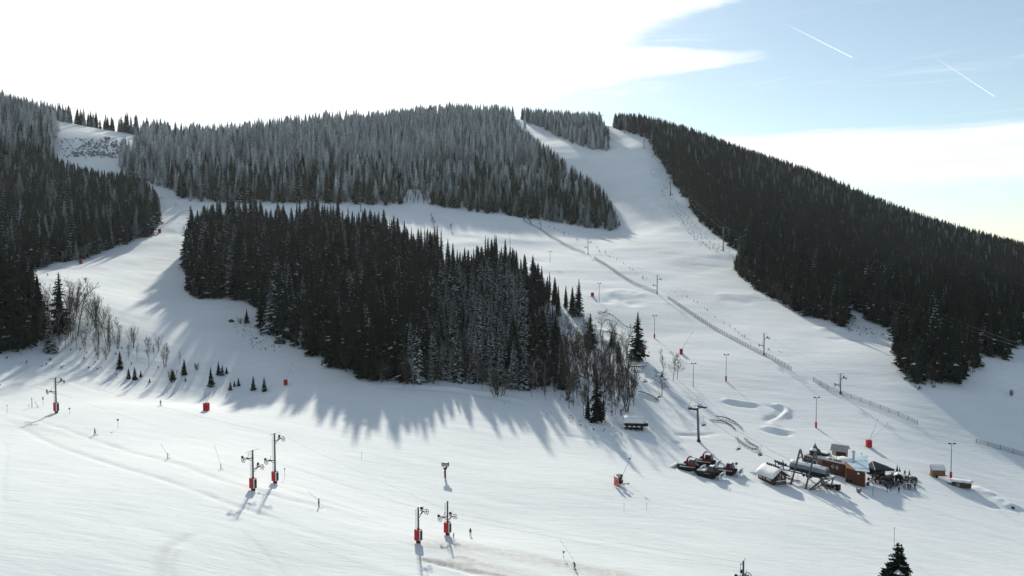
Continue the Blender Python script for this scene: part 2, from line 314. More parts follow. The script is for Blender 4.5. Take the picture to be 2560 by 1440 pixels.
def build_ground():
    ys = [-240.0]
    while ys[-1] < 2500:
        y = ys[-1]
        st = 8.0 if y < 70 else (0.62 if y < 250 else min(0.62 + (y - 250) * 0.0085, 30)); ys.append(y + st)
    ys = np.array(ys); nu = 640
    u = np.linspace(-1, 1, nu)
    X = []
    for y in ys:
        hw = max(150.0, 0.72 * y + 60)
        far = 2400.0
        core = u * hw
        X.append(core)
    X = np.array(X)
    # outer wings, coarse
    wing = np.array([40, 100, 200, 350, 600, 1000, 1600.0])
    XL = X[:, :1] - wing[::-1][None, :]; XR = X[:, -1:] + wing[None, :]
    X = np.clip(np.hstack([XL, X, XR]), -2450, 2450)
    # keep clipped columns distinct
    for k in range(8): X[:, k] -= (8 - k) * 1.0; X[:, -1 - k] += (8 - k) * 1.0
    Yg = np.repeat(ys[:, None], X.shape[1], 1)
    Z = H(X.ravel(), Yg.ravel()).reshape(X.shape)
    # edge skirt far down is not needed: the sheet runs on beyond every ridge
    nr, nc = X.shape
    co = np.stack([X.ravel(), Yg.ravel(), Z.ravel()], 1)
    me = bpy.data.meshes.new('snow_ground')
    idx = np.arange(nr * nc).reshape(nr, nc)
    q = np.stack([idx[:-1, :-1].ravel(), idx[:-1, 1:].ravel(), idx[1:, 1:].ravel(), idx[1:, :-1].ravel()], 1)
    me.vertices.add(len(co)); me.vertices.foreach_set('co', co.ravel())
    me.loops.add(q.size); me.loops.foreach_set('vertex_index', q.ravel().astype(np.int32))
    me.polygons.add(len(q)); me.polygons.foreach_set('loop_start', (np.arange(len(q)) * 4).astype(np.int32))
    me.polygons.foreach_set('use_smooth', np.ones(len(q), bool)); me.update(); me.validate()
    d = np.zeros(len(co))
    for pl, wd, a in DW:
        dd, t = line_dist(co[:, 0], co[:, 1], pl, wd * 3)
        d = np.maximum(d, a * np.exp(-(dd / wd) ** 2))
    at = me.attributes.new('dirt_and_tracks', 'FLOAT', 'POINT'); at.data.foreach_set('value', d.astype(np.float32))
    o = bpy.data.objects.new('snow_ground', me); COL.objects.link(o); o['kind'] = 'structure'
    m = bpy.data.materials.new('piste_snow'); m.use_nodes = True; t = m.node_tree; p = t.nodes['Principled BSDF']
    p.inputs['Roughness'].default_value = 0.85; p.inputs['Specular IOR Level'].default_value = 0.4
    tc = t.nodes.new('ShaderNodeTexCoord')
    def nz(scale, st, rot=0.38, det=6, rough=0.6):
        mp = t.nodes.new('ShaderNodeMapping'); mp.inputs['Scale'].default_value = st; mp.inputs['Rotation'].default_value = (0, 0, rot)
        t.links.new(tc.outputs['Object'], mp.inputs[0])
        n = t.nodes.new('ShaderNodeTexNoise'); n.inputs['Scale'].default_value = scale; n.inputs['Detail'].default_value = det; n.inputs['Roughness'].default_value = rough
        t.links.new(mp.outputs[0], n.inputs['Vector']); return n.outputs[0]
    def mth(op, a, b, cl=False):
        n = t.nodes.new('ShaderNodeMath'); n.operation = op; n.use_clamp = cl
        for i, v in enumerate((a, b)):
            if isinstance(v, (int, float)): n.inputs[i].default_value = v
            else: t.links.new(v, n.inputs[i])
        return n.outputs[0]
    streak = nz(1.0, (0.07, 0.55, 0.3)); fine = nz(1.0, (0.5, 2.2, 1.0)); patch = nz(0.045, (1, 1, 1), 0, 4)
    ha = nz(1.0, (0.9, 0.9, 0.9), 0, 5)
    mr = t.nodes.new('ShaderNodeMapRange'); t.links.new(patch, mr.inputs[0]); mr.inputs[1].default_value = 0.35; mr.inputs[2].default_value = 0.68
    c1 = t.nodes.new('ShaderNodeMix'); c1.data_type = 'RGBA'; t.links.new(mr.outputs[0], c1.inputs[0])
    c1.inputs[6].default_value = (0.84, 0.855, 0.85, 1); c1.inputs[7].default_value = (0.77, 0.80, 0.80, 1)
    # old snow showing greyer in thin streaks
    ms = t.nodes.new('ShaderNodeMapRange'); t.links.new(fine, ms.inputs[0]); ms.inputs[1].default_value = 0.57; ms.inputs[2].default_value = 0.74; ms.inputs[4].default_value = 0.42
    c2 = t.nodes.new('ShaderNodeMix'); c2.data_type = 'RGBA'; t.links.new(ms.outputs[0], c2.inputs[0]); t.links.new(c1.outputs[2], c2.inputs[6])
    c2.inputs[7].default_value = (0.55, 0.56, 0.55, 1)
    # ski and machine tracks: thin bands bent by noise
    tracks = []
    for sc_, rz_, ds_, th_ in ((0.10, 1.15, 9.0, 0.965), (0.06, 1.9, 14.0, 0.975)):
        mp = t.nodes.new('ShaderNodeMapping'); mp.inputs['Rotation'].default_value = (0, 0, rz_); t.links.new(tc.outputs['Object'], mp.inputs[0])
        wv = t.nodes.new('ShaderNodeTexWave'); wv.inputs['Scale'].default_value = sc_; wv.inputs['Distortion'].default_value = ds_; wv.inputs['Detail'].default_value = 2; wv.inputs['Detail Scale'].default_value = 0.22
        t.links.new(mp.outputs[0], wv.inputs['Vector']); q = t.nodes.new('ShaderNodeMapRange'); q.inputs[1].default_value = th_; q.inputs[2].default_value = 1.0; t.links.new(wv.outputs['Fac'], q.inputs[0]); tracks.append(q.outputs[0])
    gate = t.nodes.new('ShaderNodeMapRange'); t.links.new(nz(0.02, (1, 1, 1), 0.3, 3), gate.inputs[0]); gate.inputs[1].default_value = 0.42; gate.inputs[2].default_value = 0.6
    trk = mth('MULTIPLY', mth('MAXIMUM', tracks[0], tracks[1]), gate.outputs[0])
    c2b = t.nodes.new('ShaderNodeMix'); c2b.data_type = 'RGBA'; t.links.new(mth('MULTIPLY', trk, 0.28), c2b.inputs[0]); t.links.new(c2.outputs[2], c2b.inputs[6]); c2b.inputs[7].default_value = (0.6, 0.62, 0.63, 1); c2 = c2b
    at = t.nodes.new('ShaderNodeAttribute'); at.attribute_name = 'dirt_and_tracks'
    br = t.nodes.new('ShaderNodeMapRange'); t.links.new(ha, br.inputs[0]); br.inputs[1].default_value = 0.3; br.inputs[2].default_value = 0.7; br.inputs[3].default_value = 0.35; br.inputs[4].default_value = 1.25
    c3 = t.nodes.new('ShaderNodeMix'); c3.data_type = 'RGBA'; t.links.new(mth('MULTIPLY', at.outputs['Fac'], br.outputs[0], True), c3.inputs[0]); t.links.new(c2.outputs[2], c3.inputs[6])
    c3.inputs[7].default_value = (0.30, 0.235, 0.19, 1)
    t.links.new(c3.outputs[2], p.inputs['Base Color'])
    h = mth('ADD', mth('MULTIPLY', streak, 0.55), mth('MULTIPLY', fine, 0.22)); h = mth('ADD', h, mth('MULTIPLY', ha, 0.10)); h = mth('SUBTRACT', h, mth('MULTIPLY', trk, 0.03))
    b = t.nodes.new('ShaderNodeBump'); b.inputs['Strength'].default_value = 0.45; b.inputs['Distance'].default_value = 0.5
    t.links.new(h, b.inputs['Height']); t.links.new(b.outputs[0], p.inputs['Normal'])
    me.materials.append(m)
build_ground()
# ------------------------------------------------------------ mesh helper
class MB:
    def __init__(s): s.v = []; s.f = []; s.m = []
    def poly(s, pts, mi=0):
        b = len(s.v); s.v += [tuple(p) for p in pts]; s.f.append(tuple(range(b, b + len(pts)))); s.m.append(mi)
    def grid_loft(s, rings, close=True, mi=0, cap=True):
        b = len(s.v); n = len(rings[0])
        for r in rings: s.v += [tuple(p) for p in r]
        for i in range(len(rings) - 1):
            for j in range(n if close else n - 1):
                k = (j + 1) % n
                s.f.append((b + i * n + j, b + i * n + k, b + (i + 1) * n + k, b + (i + 1) * n + j)); s.m.append(mi)
        if cap:
            s.f.append(tuple(b + j for j in reversed(range(n)))); s.m.append(mi)
            s.f.append(tuple(b + (len(rings) - 1) * n + j for j in range(n))); s.m.append(mi)
    def box(s, c, d, rz=0.0, mi=0, top=None, M=None):
        """centre c, full size d; top scales the upper face"""
        tx, ty = (top if top else (1, 1)); pts = []
        for z, kx, ky in ((-.5, 1, 1), (.5, tx, ty)):
            for x, y in ((-.5, -.5), (.5, -.5), (.5, .5), (-.5, .5)):
                px = x * d[0] * kx; py = y * d[1] * ky
                p = Vector((px * cos(rz) - py * sin(rz) + c[0], px * sin(rz) + py * cos(rz) + c[1], z * d[2] + c[2]))
                pts.append(M @ p if M else p)
        b = len(s.v); s.v += [tuple(p) for p in pts]
        for f in ((3, 2, 1, 0), (4, 5, 6, 7), (0, 1, 5, 4), (1, 2, 6, 5), (2, 3, 7, 6), (3, 0, 4, 7)):
            s.f.append(tuple(b + i for i in f)); s.m.append(mi)
    def tube(s, a, b, r0, r1=None, n=6, mi=0):
        a = Vector(a); b = Vector(b); r1 = r0 if r1 is None else r1; d = (b - a)
        if d.length < 1e-6: return
        d.normalize(); u = d.orthogonal().normalized(); w = d.cross(u)
        rings = [[c + (u * cos(2 * pi * k / n) + w * sin(2 * pi * k / n)) * r for k in range(n)] for c, r in ((a, r0), (b, r1))]
        s.grid_loft(rings, True, mi)
    def path(s, pts, r, n=5, mi=0):
        pts = [Vector(p) for p in pts]; rings = []
        for i, p in enumerate(pts):
            d = (pts[min(i + 1, len(pts) - 1)] - pts[max(i - 1, 0)]).normalized()
            u = d.cross(Vector((0, 0, 1))); u = u.normalized() if u.length > 1e-3 else Vector((1, 0, 0)); w = u.cross(d)
            rr = r[i] if isinstance(r, (list, tuple)) else r
            rings.append([p + (u * cos(2 * pi * k / n) + w * sin(2 * pi * k / n)) * rr for k in range(n)])
        s.grid_loft(rings, True, mi)
    def bar(s, a, b, w, h=None, mi=0):
        a = Vector(a); b = Vector(b); h = h or w; d = (b - a).normalized(); up = Vector((0, 0, 1))
        u = d.cross(up); u = u.normalized() if u.length > 1e-3 else Vector((1, 0, 0)); v = u.cross(d)
        s.grid_loft([[c + u * x * w / 2 + v * y * h / 2 for x, y in ((-1, -1), (1, -1), (1, 1), (-1, 1))] for c in (a, b)], True, mi)
    def ring(s, c, axis, R0, r, n=16, k=5, mi=0):
        c = Vector(c); axis = Vector(axis).normalized(); u = axis.orthogonal().normalized(); w = axis.cross(u); b = len(s.v)
        for i in range(n):
            a = 2 * pi * i / n; rad = u * cos(a) + w * sin(a)
            for j in range(k):
                t = 2 * pi * j / k; s.v.append(tuple(c + rad * (R0 + r * cos(t)) + axis * r * sin(t)))
        for i in range(n):
            for j in range(k):
                s.f.append((b + i * k + j, b + ((i + 1) % n) * k + j, b + ((i + 1) % n) * k + (j + 1) % k, b + i * k + (j + 1) % k)); s.m.append(mi)
    def ball(s, c, r, n=8, k=6, mi=0, sc=(1, 1, 1)):
        rings = []
        for i in range(k + 1):
            t = pi * i / k; rr = max(sin(t), 0.02)
            rings.append([(c[0] + r * rr * cos(2 * pi * j / n) * sc[0], c[1] + r * rr * sin(2 * pi * j / n) * sc[1], c[2] - r * cos(t) * sc[2]) for j in range(n)])
        s.grid_loft(rings, True, mi)
    def mesh(s, name, mats, smooth=False):
        me = bpy.data.meshes.new(name); me.from_pydata(s.v, [], s.f)
        for m in (mats if isinstance(mats, (list, tuple)) else [mats]): me.materials.append(m)
        if any(s.m): me.polygons.foreach_set('material_index', s.m)
        if smooth: me.polygons.foreach_set('use_smooth', [True] * len(s.f))
        me.update(); return me
    def obj(s, name, mats, parent=None, smooth=False):
        o = bpy.data.objects.new(name, s.mesh(name, mats, smooth)); COL.objects.link(o)
        if parent is not None: o.parent = parent
        return o
def thing(name, label, cat, loc=(0, 0, 0), rz=0.0, group=None):
    o = bpy.data.objects.new(name, None); COL.objects.link(o); o.location = loc; o.rotation_euler = (0, 0, rz); o.empty_display_size = 0.3
    o['label'] = label; o['category'] = cat
    if group: o['group'] = group
    return o
def tag(o, label, cat, group=None, kind=None):
    if label: o['label'] = label
    if cat: o['category'] = cat
    if group: o['group'] = group
    if kind: o['kind'] = kind
    return o
KIDS = {}
def put(name, me, parent):
    o = bpy.data.objects.new(name, me); COL.objects.link(o); o.parent = parent; KIDS.setdefault(parent.name, []).append(o); return o
def dup(root, loc, rz=0.0, label=None, scale=None):
    r = root.copy(); COL.objects.link(r); r.location = loc; r.rotation_euler = (0, 0, rz)
    if label: r['label'] = label
    if scale: r.scale = scale
    for ch in list(root.children):
        c = ch.copy(); COL.objects.link(c); c.parent = r
        for g in list(ch.children):
            d = g.copy(); COL.objects.link(d); d.parent = c
    return r

# ------------------------------------------------------------ tree prototypes (unit height 1 m, scaled up)
def spruce_parts(seed, rad=0.14, levels=26, per=7, base=0.05, snow=0.1, droop=0.42, sprays=1, ragged=0.2, HT=20.0, broken=0.0, core=0.62):
    r = random.Random(seed); cr = MB(); tr = MB()
    lean = (r.uniform(-.01, .01), r.uniform(-.01, .01))
    zs = [0, .3, .7, 1.0]
    tr.path([(lean[0] * z * HT, lean[1] * z * HT, z * HT - (0.8 if z == 0 else 0)) for z in zs], [HT * .014, HT * .010, HT * .005, HT * .001], 6)
    one = r.uniform(0, 2 * pi)
    for i in range(levels):
        t = base + (0.985 - base) * (i / (levels - 1)) ** 0.92
        Rm = HT * rad * ((1 - t) ** 0.80) * (0.55 + 0.45 * min(1, (t - base) / 0.12 + 0.35)) + 0.10
        n = max(4, int(round(per * (0.6 + 0.55 * (1 - t)))))
        a0 = r.uniform(0, 2 * pi)
        for j in range(n):
            if r.random() < broken: continue
            a = a0 + 2 * pi * (j + r.uniform(-.3, .3)) / n
            Rb = Rm * r.uniform(1 - ragged * 1.6, 1 + ragged) * (1 + 0.14 * cos(a - one))
            z0 = t * HT + r.uniform(-.25, .25)
            dr = Rb * (droop * (1 - 0.75 * t)) * r.uniform(.7, 1.3)
            if t > .9: dr = -Rb * .35
            ca, sa = cos(a), sin(a)
            def at(f, side=0.0, dz=0.0):
                zz = z0 - dr * (f ** 1.3) + (0.16 * Rb * max(0, f - .75) * 2) + dz
                return (ca * Rb * f - sa * side + lean[0] * z0, sa * Rb * f + ca * side + lean[1] * z0, zz)
            w = Rb * r.uniform(.20, .30) + 0.10
            th = w * 0.45
            # roof-like spray: ridge falls to both sides
            for sd in (-1, 1):
                cr.poly([at(0.05), at(.38, sd * w * .75, -th), at(.55, 0, .02)] if sd > 0 else [at(.38, sd * w * .75, -th), at(0.05), at(.55, 0, .02)])
                cr.poly([at(.55, 0, .02), at(.38, sd * w * .75, -th), at(.72, sd * w * .8, -th * .9), at(1.0)] if sd < 0 else [at(1.0), at(.72, sd * w * .8, -th * .9), at(.38, sd * w * .75, -th), at(.55, 0, .02)])
            for q in range(sprays):
                f = r.uniform(.3, .9); sd = r.choice((-1, 1)); l = w * r.uniform(.7, 1.5)
                cr.poly([at(f), at(f + .12, sd * l, -th * r.uniform(.6, 1.5)), at(f + .2, sd * l * .15, -th * r.uniform(.2, 2.0))])
            if sprays > 1:
                f = r.uniform(.25, .6)
                cr.poly([at(f), at(f + .3), at(f + .15, 0, -w * r.uniform(.8, 1.6))])
            if r.random() < snow:
                k = .55
                k = .95; cr.poly([at(.25, 0, .10), at(.55, -w * k, -th * k + .10), at(1.0, 0, .07), at(.6, w * k, -th * k + .10)], 1)
    # inner mass of the crown, ragged
    rings = []; nn = 9; zz_ = np.linspace(base, .96, 12)
    for i, t in enumerate(zz_):
        Rm = HT * rad * ((1 - t) ** 0.85) * (0.5 + 0.5 * min(1, (t - base) / 0.15 + 0.2)) * core + .03
        rings.append([(cos(2 * pi * j / nn + i * .35) * Rm * r.uniform(.5, 1.25) + lean[0] * t * HT, sin(2 * pi * j / nn + i * .35) * Rm * r.uniform(.5, 1.25) + lean[1] * t * HT, t * HT + r.uniform(-.25, .25)) for j in range(nn)])
    cr.grid_loft(rings)
    # leader
    cr.poly([(lean[0] * HT - .12, lean[1] * HT, HT * .955), (lean[0] * HT + .12, lean[1] * HT, HT * .955), (lean[0] * HT, lean[1] * HT, HT * 1.01)])
    cr.poly([(lean[0] * HT, lean[1] * HT - .12, HT * .955), (lean[0] * HT, lean[1] * HT + .12, HT * .955), (lean[0] * HT, lean[1] * HT, HT * 1.01)])
    return tr, cr
def bare_parts(seed, HT=12.0, depth=4, spread=0.5, stems=1, thin=1.0, up=0.55, first=0.3, kids=(5, 4, 3)):
    r = random.Random(seed); tr = MB(); cr = MB()
    def grow(p, d, ln, rad, lv):
        segs = 3 if lv < 2 else 2; pts = [p]; dirs = []
        for i in range(segs):
            d = (d + Vector((r.uniform(-.16, .16), r.uniform(-.16, .16), r.uniform(0, .14) * up))).normalized()
            p = p + d * ln / segs; pts.append(p); dirs.append(d)
        rr = [max(rad * (1 - 0.7 * i / segs), 0.011) for i in range(segs + 1)]
        (tr if lv == 0 else cr).path(pts, rr, 5 if lv == 0 else 3)
        if lv >= depth - 1: return
        n = kids[min(lv, len(kids) - 1)] + (r.randint(4, 7) if lv == 0 else r.randint(0, 1))
        for k in range(n):
            t = first + (1 - first) * (k + r.random()) / n if lv == 0 else r.uniform(.25, 1)
            i = min(int(t * segs), segs - 1); q = pts[i].lerp(pts[i + 1], t * segs - i)
            a = r.uniform(0, 2 * pi); sp = spread * r.uniform(.6, 1.3)
            side = dirs[i].orthogonal().normalized(); side.rotate(Matrix.Rotation(a, 4, dirs[i]))
            nd = (dirs[i] * (1 - sp * .5) + side * sp + Vector((0, 0, up * .4))).normalized()
            grow(q, nd, ln * (r.uniform(.2, .38) if lv == 0 else r.uniform(.4, .65)) * (1.15 - .45 * t), rad * .38, lv + 1)
    for s_ in range(stems):
        a = r.uniform(0, 2 * pi); k = 0.0 if stems == 1 else r.uniform(.1, .45)
        grow(Vector((cos(a) * k, sin(a) * k, -.4)), Vector((cos(a) * k * .6, sin(a) * k * .6, 1)).normalized(), HT * r.uniform(.8, 1), HT * .011 * thin, 0)
    return tr, cr
SPR = {}       # kind -> list of (trunk mesh, crown mesh) 20 m tall
def mk_spr(kind, n, mats, **kw):
    SPR[kind] = []
    for i in range(n):
        t, c = spruce_parts(hash_name(kind) + i * 17, **{k: (v[i % len(v)] if isinstance(v, list) else v) for k, v in kw.items()})
        SPR[kind].append((t.mesh('trunk', m_bark), c.mesh('crown', mats)))
def hash_name(s): return sum(ord(c) * (i + 1) for i, c in enumerate(s))
hi = dict(levels=34, per=10, sprays=2)
mk_spr('dark', 4, [m_needle, m_bsnow], rad=[.15, .19, .13, .17], snow=[.02, .06, .01, .10], ragged=[.24, .3, .24, .34], **hi)
mk_spr('brown', 2, [m_needle_b, m_bsnow], rad=[.13, .15], snow=[.02, .04], ragged=.34, broken=.1, base=.12, core=.5, **hi)
mk_spr('snowy', 3, [m_needle, m_bsnow], rad=[.165, .19, .15], snow=[.85, .7, .95], ragged=.25, droop=.6, **hi)
mk_spr('young', 3, [m_needle, m_bsnow], rad=[.24, .28, .22], snow=[.08, .3, .5], ragged=.25, base=.03, levels=20, per=9, sprays=2)
mk_spr('lone', 2, [m_needle, m_bsnow], core=.36, rad=[.21, .19], snow=[.03, .03], ragged=.42, base=.07, broken=.08, levels=24, per=11, sprays=4)
mk_spr('near', 2, [m_needle, m_bsnow], rad=[.27, .25], snow=[.02, .02], ragged=.42, base=.03, droop=.3, core=.3, levels=34, per=13, sprays=4)
mk_spr('thin', 2, [m_needle, m_bsnow], rad=[.10, .09], snow=[.05, .0], ragged=.4, base=.15, broken=.2, core=.45, **hi)
BARE = {}
def mk_bare(kind, n, mats, **kw):
    BARE[kind] = []
    for i in range(n):
        t, c = bare_parts(hash_name(kind) + i * 31, **kw); BARE[kind].append((t.mesh('trunk', mats), c.mesh('branches', mats)))
mk_bare('tall', 4, m_twig, HT=12, depth=4, spread=.55, up=.9, first=.3, thin=.8, kids=(9, 6, 4))
mk_bare('round', 3, m_twig, HT=9, depth=4, spread=.8, up=.4, first=.2, kids=(8, 6, 4))
mk_bare('multi', 3, m_twig, HT=9, depth=3, spread=.5, stems=5, up=.8, first=.2, thin=.8, kids=(7, 5, 3))
mk_bare('bush', 3, m_twig, HT=3.2, depth=3, spread=.6, stems=9, up=.8, first=.15, thin=1.3)
mk_bare('frosty', 3, m_twigf, HT=9, depth=4, spread=.7, up=.35, first=.25, kids=(6, 5, 3))

# ------------------------------------------------------------ where the woods stand (picture-space outline of trunk feet)
def inside(px, py, poly):
    poly = np.array(poly, float); r = np.zeros(px.shape, bool); j = len(poly) - 1
    for i in range(len(poly)):
        xi, yi = poly[i]; xj, yj = poly[j]
        c = ((yi > py) != (yj > py)) & (px < (xj - xi) * (py - yi) / (yj - yi + 1e-9) + xi); r ^= c; j = i
    return r
def scatter(x0, x1, y0, y1, sp, seed, jit=.42):
    x0, x1 = (x0 * (yy(y1) / y1), x1 * (yy(y1) / y1)); y0 = yy(y0); y1 = yy(y1); sp = sp * (1.12 if y0 > 440 else 1.0)
    g = np.random.RandomState(seed)
    xs = np.arange(x0, x1, sp); ys = np.arange(y0, y1, sp * .9); X, Y = np.meshgrid(xs, ys)
    X = X + (np.arange(len(ys)) % 2)[:, None] * sp / 2 + g.uniform(-jit, jit, X.shape) * sp; Y = Y + g.uniform(-jit, jit, Y.shape) * sp
    X = X.ravel(); Y = Y.ravel(); Z = H(X, Y, False); px, py = project(X, Y, Z); return X, Y, Z, px, py, g
POLY_BACK = [(470,345),(360,352),(330,385),(300,395),(297,432),(345,455),(410,468),(470,503),(560,508),(860,508),(905,512),(960,514),(1005,514),(1018,490),(1040,474),(1062,492),(1075,512),(1140,524),(1236,536),(1246,516),(1262,538),(1390,556),(1552,582),(1549,520),(1505,450),(1460,415),(1400,380),(1350,345),(1312,306),(1290,290),(1290,150),(470,150)]
POLY_TOP = [(1290,286),(1305,302),(1350,318),(1400,345),(1440,362),(1478,374),(1520,378),(1521,350),(1505,325),(1490,250),(1290,200)]
POLY_RIGHT = [(1535,322),(1570,330),(1620,348),(1640,385),(1668,430),(1690,470),(1722,505),(1745,550),(1790,590),(1830,620),(1872,642),(1842,660),(1835,685),(1868,702),(1905,735),(1960,765),(2010,790),(2060,800),(2112,822),(2118,790),(2145,780),(2190,815),(2232,838),(2222,870),(2225,905),(2262,940),(2292,966),(2330,968),(2400,955),(2442,925),(2440,905),(2400,880),(2420,872),(2470,895),(2522,905),(2530,880),(2600,870),(2900,860),(2900,300),(1535,200)]
POLY_LEFT = [(-200,700),(0,692),(60,682),(130,664),(200,650),(300,615),(372,590),(392,575),(403,540),(398,500),(385,470),(345,455),(310,462),(285,455),(225,450),(150,432),(128,400),(135,345),(180,318),(100,318),(-50,330),(-200,330)]
POLY_LTOP = [(-200,330),(0,322),(100,308),(190,306),(235,310),(260,318),(300,325),(345,333),(390,345),(470,352),(470,200),(-200,100)]
POLY_ISLE = [(462,640),(475,700),(480,742),(560,748),(625,752),(650,775),(655,822),(720,858),(790,892),(850,925),(910,950),(1000,958),(1130,955),(1240,965),(1330,985),(1400,985),(1418,930),(1400,870),(1385,800),(1400,760),(1330,740),(1300,712),(1240,690),(1180,690),(1120,668),(1060,655),(1000,625),(900,600),(820,590),(700,585),(600,580),(520,575),(470,600)]
POLY_LLOW = [(-100,868),(20,872),(75,866),(100,845),(80,800),(60,745),(-100,720)]
feet = []   # x, y, z, height, kind, region
def add_region(name, polys, box, sp, seed, hfun, kfun, yr=None):
    X, Y, Z, px, py, g = scatter(*box, sp, seed)
    k = np.zeros(X.shape, bool)
    for p in polys: k |= inside(px, py, p)
    if name == 'isle': k &= ~((px > 1100) & (py < 740) & (g.rand(len(px)) < .42)) & ~((px > 1290) & (g.rand(len(px)) < .35)) & ~(g.rand(len(px)) < .07)
    if name == 'back': k &= (px > 900) | (g.rand(len(px)) < .68)
    if yr is not None: k &= yr(X, Y, px, py)
    for x, y, z, a, b in zip(X[k], Y[k], Z[k], px[k], py[k]):
        feet.append([x, y, z, hfun(a, b, y, g), kfun(a, b, y, g), name])
def k_back(px, py, y, g):
    f = np.clip((520 - py) / 130, 0, 1); f = f * (0.6 + 0.4 * np.clip((1500 - px) / 500, 0, 1)); u = g.rand()
    if u < f * .9: return 'far_frost'
    if u < f * .9 + .3: return 'far_light'
    return 'far_snowy' if g.rand() < .22 else 'far_dark'
add_region('top', [POLY_TOP], (-60, 190, 600, 1010), 5.0, 11, lambda a, b, y, g: g.uniform(12, 20), k_back)
add_region('back', [POLY_BACK], (-480, 190, 500, 1010), 5.5, 1, lambda a, b, y, g: 1.13 * (g.uniform(11, 25) if a < 900 else g.uniform(10, 19)) * (1.0 if g.rand() < .8 else .6), k_back)
def k_right(px, py, y, g):
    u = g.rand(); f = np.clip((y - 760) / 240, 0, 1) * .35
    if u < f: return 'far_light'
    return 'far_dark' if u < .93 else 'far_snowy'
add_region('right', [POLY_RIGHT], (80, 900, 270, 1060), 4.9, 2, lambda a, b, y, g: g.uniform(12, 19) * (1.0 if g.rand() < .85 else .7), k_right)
def k_left(px, py, y, g):
    f = np.clip((430 - py) / 70, 0, 1); u = g.rand()
    return 'far_frost' if u < f * .8 else ('far_light' if u < f * .8 + .15 else ('far_snowy' if g.rand() < .3 else 'far_dark'))
add_region('left', [POLY_LEFT], (-520, -150, 360, 900), 5.8, 3, lambda a, b, y, g: g.uniform(13, 27) * (1.0 if g.rand() < .8 else .6), k_left, lambda X, Y, px, py: Y < 1040)
add_region('lefttop', [POLY_LTOP], (-720, -200, 715, 1240), 5.9, 4, lambda a, b, y, g: g.uniform(12, 20), lambda a, b, y, g: 'far_frost' if g.rand() < .7 else 'far_light',
           lambda X, Y, px, py: (px < 235))
def crest(px):
    YY = np.arange(500, 1500, 4.0); dx = (px - 1280) / F_PX; z = H(dx * YY, YY, False); i = int(np.argmax((z - ZC) / YY)); return dx * YY[i], YY[i] + 3, float(z[i])
for a_ in list(range(132, 486, 7)) + list(range(136, 240, 9)) + list(range(246, 480, 19)) + list(range(490, 900, 12)):
    x_, y_, z_ = crest(a_ + R.uniform(-3, 3)); feet.append([x_, y_ + R.uniform(-6, 10), z_ - .5, R.uniform(14, 25) * (1.1 if a_ > 300 else .9), 'far_light' if R.random() < .5 else 'far_dark', 'lefttop'])
def k_isle(px, py, y, g):
    if 1075 < px < 1320 and py > 760: return 'snowy' if g.rand() < .85 else 'dark'
    u = g.rand()
    if px > 840 and u < .30: return 'brown'
    if u > .90: return 'snowy'
    return 'thin' if (px > 880 and g.rand() < .15) else 'dark'
def h_isle(a, b, y, g):
    h = (g.uniform(17, 30) if a < 860 else g.uniform(14, 28)) + 5 * math.sin(a / 31 + b / 23) * g.rand()
    if g.rand() < .15: h *= .6
    if 1075 < a < 1400 and b > 780: h *= .75
    if a > 1300: h *= max(.45, 1 - (a - 1300) / 220)
    if 1040 < a < 1190: h *= .82
    return h
add_region('isle', [POLY_ISLE], (-185, 40, 262, 485), 4.3, 5, h_isle, k_isle)
add_region('leftlow', [POLY_LLOW], (-200, -120, 240, 330), 4.5, 6, lambda a, b, y, g: g.uniform(20, 28), lambda a, b, y, g: 'dark')
def clamp_tops(region, line, jit, lo_px=-1e9):
    xs = [p[0] for p in line]; ys_ = [p[1] for p in line]; out = []
    for f in feet:
        if f[5] == region:
            px, py = project(f[0], f[1], f[2])
            if xs[0] <= px <= xs[-1]:
                lim = np.interp(px, xs, ys_) + R.uniform(-jit * .6, jit); top = project(f[0], f[1], f[2] + f[3])[1]
                if top < lim:
                    nh = f[3] * (py - lim) / max(py - top, 1e-3)
                    if nh < 5: continue
                    f[3] = nh
        out.append(f)
    feet[:] = out
clamp_tops('isle', [(440,515),(500,494),(850,488),(1000,518),(1085,545),(1125,592),(1195,602),(1212,578),(1252,572),(1290,622),(1335,642),(1400,690),(1425,730)], 14)
clamp_tops('left', [(148,392),(200,412),(240,424),(292,432),(305,428),(350,438),(385,468),(402,500)], 9)
clamp_tops('back', [(1283,292),(1310,322),(1345,346),(1380,368),(1425,408),(1475,442),(1510,472),(1540,522),(1553,556)], 7)
print('trees', len(feet))
# the largest in view stand as trees of their own
def size_key(f): return f[3] / f[1]
cand = [f for f in feet if f[5] in ('isle', 'leftlow')]
pxs = [project(f[0], f[1], f[2])[0] for f in cand]
near = [f for f, a in zip(cand, pxs) if -60 < a < 2620]
near.sort(key=lambda f: -size_key(f)); near = near[:262]
nid = set(id(f) for f in near)
TREE_ROOTS = {}
def plant_spruce(x, y, z, h, kind, label, group=None, var=None, rz=None, sx=1.0, name='spruce_tree'):
    k = var if var is not None else R.randrange(len(SPR[kind]))
    tm, cm = SPR[kind][k % len(SPR[kind])]
    r = thing(name, label, 'spruce', (x, y, z), rz if rz is not None else R.uniform(0, 6.28), group)
    s = h / 20.0; r.scale = (s * sx, s * sx, s)
    for nm, me in (('trunk', tm), ('crown', cm)):
        o = bpy.data.objects.new(nm, me); COL.objects.link(o); o.parent = r
    return r
LAB = {'dark': 'tall dark spruce packed in the central wood on the hill', 'brown': 'brownish thin-topped spruce among dark spruces of the central wood',
       'snowy': 'spruce with snow on its branches in the central wood', 'thin': 'thin ragged spruce rising out of the central wood'}
